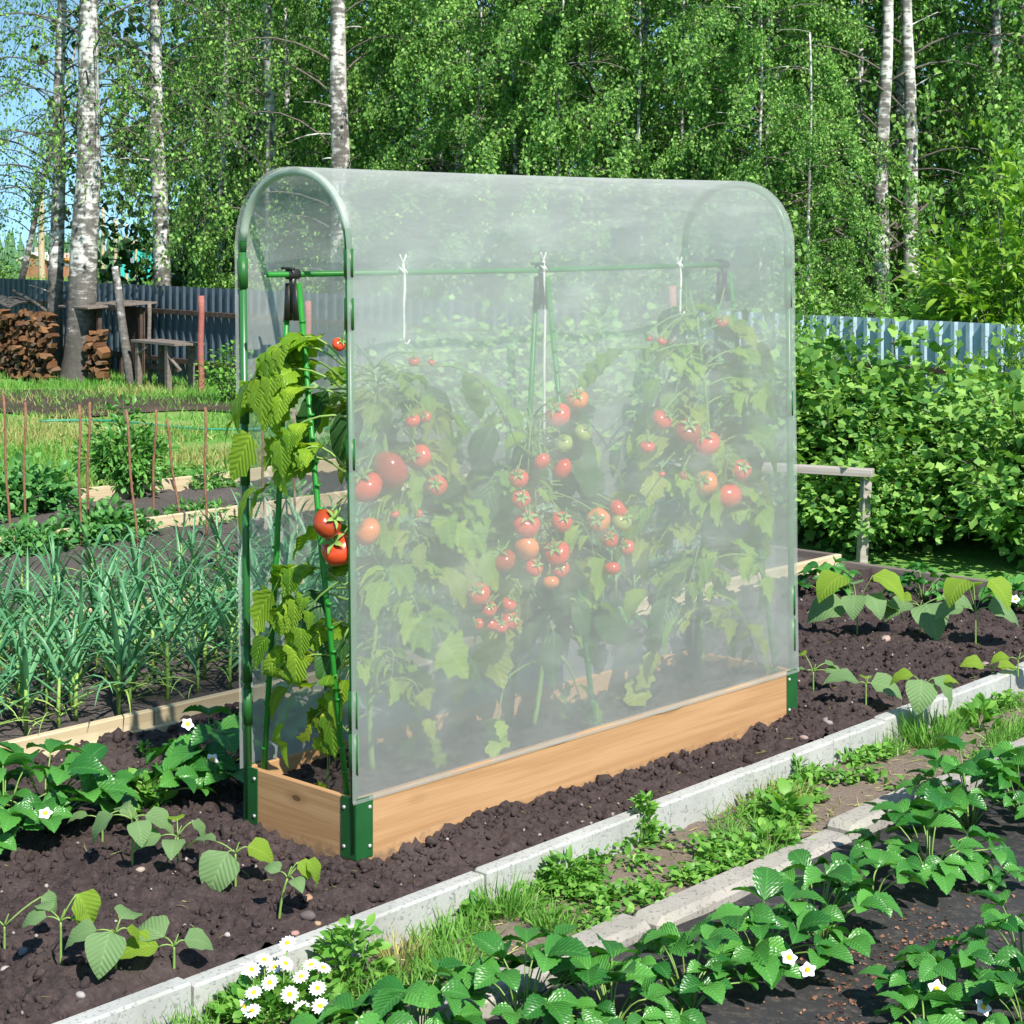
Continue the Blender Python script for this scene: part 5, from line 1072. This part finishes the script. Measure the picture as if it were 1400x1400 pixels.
# ------------------------------------------------------------------ daisies, weeds and grass
r = rg(61); t = thing('daisy_plant', 'clump of white daisies with yellow centres below the kerb at the bottom', 'daisy', gp(372, 1392, -.088)); org = np.array(t.location)
g = Geo(); n = 520; a = r.uniform(0, TAU, n); q = np.sqrt(r.random(n)); P = np.stack([np.cos(a) * q * .17 + .02, np.sin(a) * q * .11, .012 + .085 * r.random(n) * (1 - .5 * q)], 1)
D = norm(np.stack([np.cos(a), np.sin(a), r.uniform(.1, 1.0, n)], 1) + r.normal(0, .5, (n, 3))); inst(g, T_OVAL, P, D, np.array([0, 0, 1.0]) + r.normal(0, .4, (n, 3)), r.uniform(.025, .05, n)); g.obj('foliage', m_weed, t)
for i, (px, py) in enumerate(((330, 1328), (344, 1326), (361, 1313), (376, 1323), (390, 1318), (393, 1290), (369, 1344), (347, 1358), (412, 1336), (425, 1320), (441, 1324), (396, 1360), (434, 1352), (413, 1380), (438, 1376), (334, 1377), (345, 1383), (415, 1374), (330, 1392), (418, 1398))):
    d_ = org[1] + r.uniform(-.07, .10) - (py - 1330) * .0012; c = np.array([(px - 700) / FPX * d_, d_, EYE - (py - HY) / FPX * d_]) - org; N = np.array([r.normal(.1, .25), -.45 + r.normal(0, .2), .85]); g = Geo(); petals(g, np.zeros(3), N, .024, 13, 0, .26); petals(g, norm(N) * .002, N, .021, 11, 0, .26); o = g.obj('flower', m_white, t); o.location = c
    g = Geo(); dome(g, norm(N) * .003, N, .0078, 0); g.obj('centre', m_yellow, o); b = np.array([c[0] * .7, c[1] * .6, .0]); g = Geo(); tube(g, bez(b - c, (b - c) * .4 + np.array([0, 0, .02]), -norm(N) * .003, 6), .0018, 5); g.obj('flower_stalk', m_stem, o)
def weed(name, label, px, py, R, H, n, ls, mat, tpl, seed, up=.4, z=-.09, cat='weed'):
    rr = rg(seed); t = thing(name, label, cat, gp(px, py, z)); g = Geo(); a = rr.uniform(0, TAU, n); q = np.sqrt(rr.random(n)); hh = H * rr.random(n)
    P = np.stack([np.cos(a) * q * R * (1 - .5 * hh / H), np.sin(a) * q * R * (1 - .5 * hh / H), hh], 1); D = norm(np.stack([np.cos(a), np.sin(a), np.full(n, up)], 1) + rr.normal(0, .4, (n, 3)))
    inst(g, tpl, P, D, np.array([0, 0, 1.0]) + rr.normal(0, .35, (n, 3)), ls * rr.uniform(.6, 1.2, n)); g.obj('foliage', mat, t); g = Geo()
    for k in range(max(3, n // 40)): e = P[rr.integers(n)]; tube(g, bez((e[0] * .1, e[1] * .1, -.01), (e[0] * .4, e[1] * .4, e[2] * .7), e, 5), .0022, 5)
    g.obj('stems', m_stem, t)
weed('clover_clump', 'round leaved clover clump beside the daisies against the kerb', 478, 1345, .13, .15, 210, .045, m_weed, T_OVAL, 1, .3)
weed('weed_plant', 'tall upright feathery weed against the front kerb below the planter', 882, 1158, .035, .17, 130, .05, m_weed, T_LANCE, 2, .8)
weed('weed_rosette', 'small spiky rosette weed on the path left of the grass tufts', 652, 1258, .03, .03, 26, .075, m_weed, T_LANCE, 3, .5)
weed('sorrel_clump', 'leafy low weed clump against the kerb right of the spiky rosette', 775, 1215, .11, .08, 230, .05, m_weed, T_LANCE, 4, .5)
weed('dandelion', 'broad leaved weed on the path before the kerb, at right', 1075, 1125, .05, .09, 22, .075, m_weed, T_OVAL, 5, .9)
weed('dandelion', 'low round leaved weed next to the low kerb right of the sorrel leaves', 1055, 1155, .09, .05, 70, .05, m_weed, T_OVAL, 6, .5)
weed('dandelion', 'bright broad leaved weed near the right edge of the path', 1340, 1000, .06, .1, 40, .07, m_weed, T_OVAL, 7, .9)
weed('weed_plant', 'small upright weed standing against the kerb right of the tall one', 1092, 1075, .03, .10, 50, .035, m_weed, T_LANCE, 8, .9)
weed('parsley_sprout', 'tiny pale sprout on the soil behind the low leafy strawberry', 196, 1040, .03, .07, 30, .03, m_weed, T_OVAL, 9, .7, 0, 'sprout')
weed('herb_plant', 'low bright leafy herb on the soil between the left strawberry and the planter', 195, 1105, .13, .09, 120, .06, m_weed, T_OVAL, 10, .5, 0, 'herb')
# grass tufts
def tuft(label, px, py, R, H, n, seed, mat, z=-.088):
    rr = rg(seed); t = gp(px, py, z); g = Geo(); a = rr.uniform(0, TAU, n); q = np.sqrt(rr.random(n)) * R; P = np.stack([np.cos(a) * q, np.sin(a) * q, np.zeros(n)], 1); D = norm(np.stack([np.cos(a) * .5, np.sin(a) * .5, np.ones(n)], 1) + rr.normal(0, .22, (n, 3)))
    inst(g, T_BLADE, P, D, rr.normal(0, 1, (n, 3)), H * rr.uniform(.5, 1.1, n), 0, .006); o = g.obj('grass_tuft', mat); o.location = t; tag(o, label, 'grass tuft')
tuft('tall green grass tuft against the kerb joint at right', 1272, 1018, .10, .17, 260, 1, m_grass)
tuft('dry seeding grass tuft left of the leafy weed clump', 692, 1250, .07, .13, 150, 2, m_grass)
tuft('short grass tuft in the middle of the path below the weed clump', 755, 1268, .06, .07, 130, 3, m_grass)
tuft('thin dry grass by the clover at the bottom', 548, 1318, .06, .10, 90, 4, m_dry)
tuft('yellowish dry grass along the kerb before the planter right end', 1040, 1100, .16, .10, 260, 5, m_dry)
tuft('grass tuft on the bare path left of the low kerb end', 615, 1335, .07, .08, 130, 6, m_grass)
# ground cover along the path
r = rg(66); g = Geo(); n = 26000; s = r.uniform(-2.0, 5.6, n); t = tk(s) - .07 - r.random(n) * (.40 - .005 * s)
cl = vn(s, t * 2.2, 3.1, 11) * .65 + vn(s, t, 9, 12) * .45; near = np.exp(-(tk(s) - .07 - t) / .06) * .10; bare = (.69 - .02 * np.clip(s, -1, 4)); keep = cl + near + r.normal(0, .05, n) > bare; s, t = s[keep], t[keep]; n = len(s)
P = W(s, t); P[:, 2] = -.085 + soil_h(P[:, 0], P[:, 1], .35) * .8; gk = vn(s, t, 2.3, 13) > .5
k = gk.sum(); inst(g, T_BLADE, P[gk], norm(r.normal(0, .55, (k, 3)) + np.array([0, 0, .8])), r.normal(0, 1, (k, 3)), r.uniform(.03, .10, k), np.where(0, 0, 0) if False else 0, .0055)
q = ~gk; k = q.sum(); P2 = P[q]; P2[:, 2] += r.uniform(.0, .04, k); inst(g, T_OVAL, P2, norm(r.normal(0, 1, (k, 3)) * np.array([1, 1, .4]) + np.array([0, 0, .25])), np.array([0, 0, 1.0]) + r.normal(0, .35, (k, 3)), r.uniform(.018, .04, k), 1)
dn = 1500; s = r.uniform(-1.5, 5.6, dn); t = tk(s) - .07 - r.random(dn) * .38; P = W(s, t); P[:, 2] = -.083; inst(g, T_BLADE, P, norm(r.normal(0, 1, (dn, 3)) * np.array([1, 1, .15])), r.normal(0, 1, (dn, 3)), r.uniform(.03, .08, dn), 2, .004)
o = g.obj('path_weeds', [m_grass, m_weed, m_dry]); o['kind'] = 'stuff'
# lawn
r = rg(67); g = Geo(); n = 85000; d = 13.2 + 15.5 * r.random(n) ** 1.15; x = d * r.uniform(-.31, -.02, n); 
q = np.stack([x, d], 1) - O[:2]; tt = q @ V[:2]; ss_ = q @ U[:2]; on = (vn(x, d, .9, 15) * .6 + vn(x, d, 3.2, 16) * .4); trk = np.abs(d - (22.9 - .52 * (x + 5.0))) < 1.35 * np.clip((-2.2 - x) / 3, .0, 1)
fen = d < 34.8 + (x + 11.5) * -1.2355 - .1
keep = (tt > 7.3) & (on + r.normal(0, .12, n) > .42) & fen & (~trk | (r.random(n) < .42)); x, d = x[keep], d[keep]; n = len(x)
dry = vn(x, d, .7, 18) + r.normal(0, .14, n) > .72
for mi, kk in ((0, ~dry), (1, dry)):
    P = np.stack([x[kk], d[kk], np.full(kk.sum(), GZ)], 1); k = len(P); inst(g, T_BLADE, P, norm(r.normal(0, .45, (k, 3)) + np.array([0, 0, .8])), r.normal(0, 1, (k, 3)), r.uniform(.05, .12, k) * np.where(d[kk] > 22.5, 1.3, 1), mi, .013)
o = g.obj('lawn_grass', [m_grass, m_dry]); o['kind'] = 'stuff'
# long meadow grass beyond the fence
r = rg(68); g = Geo(); n = 26000; d = 30 + 50 * r.random(n); x = d * r.uniform(-.32, -.14, n); keep = d > 34.8 + (x + 11.5) * -1.2355 + 1.5; x, d = x[keep], d[keep]; n = len(x); P = np.stack([x, d, np.full(n, GZ - .05) - 11.5 * np.clip((np.hypot(x, d) - 62) / 440, 0, 1) ** 1.1], 1)
inst(g, T_BLADE, P, norm(r.normal(0, .4, (n, 3)) + np.array([0, 0, .9])), r.normal(0, 1, (n, 3)), r.uniform(.35, .75, n), 0, .06); o = g.obj('meadow_grass', m_weed); o['kind'] = 'stuff'
# withered bits on the black fabric, straw on the bed
m_deb = leaf_mat('withered_orange_bit', (.14, .06, .035), (.36, .19, .11), .1, .8)
r = rg(69); g = Geo(); n = 750; cx = np.array([(1220, 1285), (1250, 1325), (1245, 1345), (1130, 1335), (1150, 1365), (1310, 1275), (1280, 1270), (1165, 1300), (1330, 1215), (1240, 1330), (1145, 1390), (1290, 1255)])
ci = r.integers(0, len(cx), n); C_ = np.array([gp(a, b, -.085) for a, b in cx])[ci]; P = C_ + r.normal(0, 1, (n, 3)) * np.array([.06, .05, 0]) * r.uniform(.2, 4.2, (n, 1)); P[:, 2] = -.098 + .03 * (vn(P[:, 0], P[:, 1], 1.7, 4) - .5) + .008 * (vn(P[:, 0], P[:, 1], 7, 5) - .5) + .004
inst(g, T_BIRCH, P, norm(r.normal(0, 1, (n, 3)) * np.array([1, 1, .3])), np.array([0, 0, 1.0]) + r.normal(0, .6, (n, 3)), r.uniform(.006, .02, n)); o = g.obj('withered_debris', m_deb); o['kind'] = 'stuff'
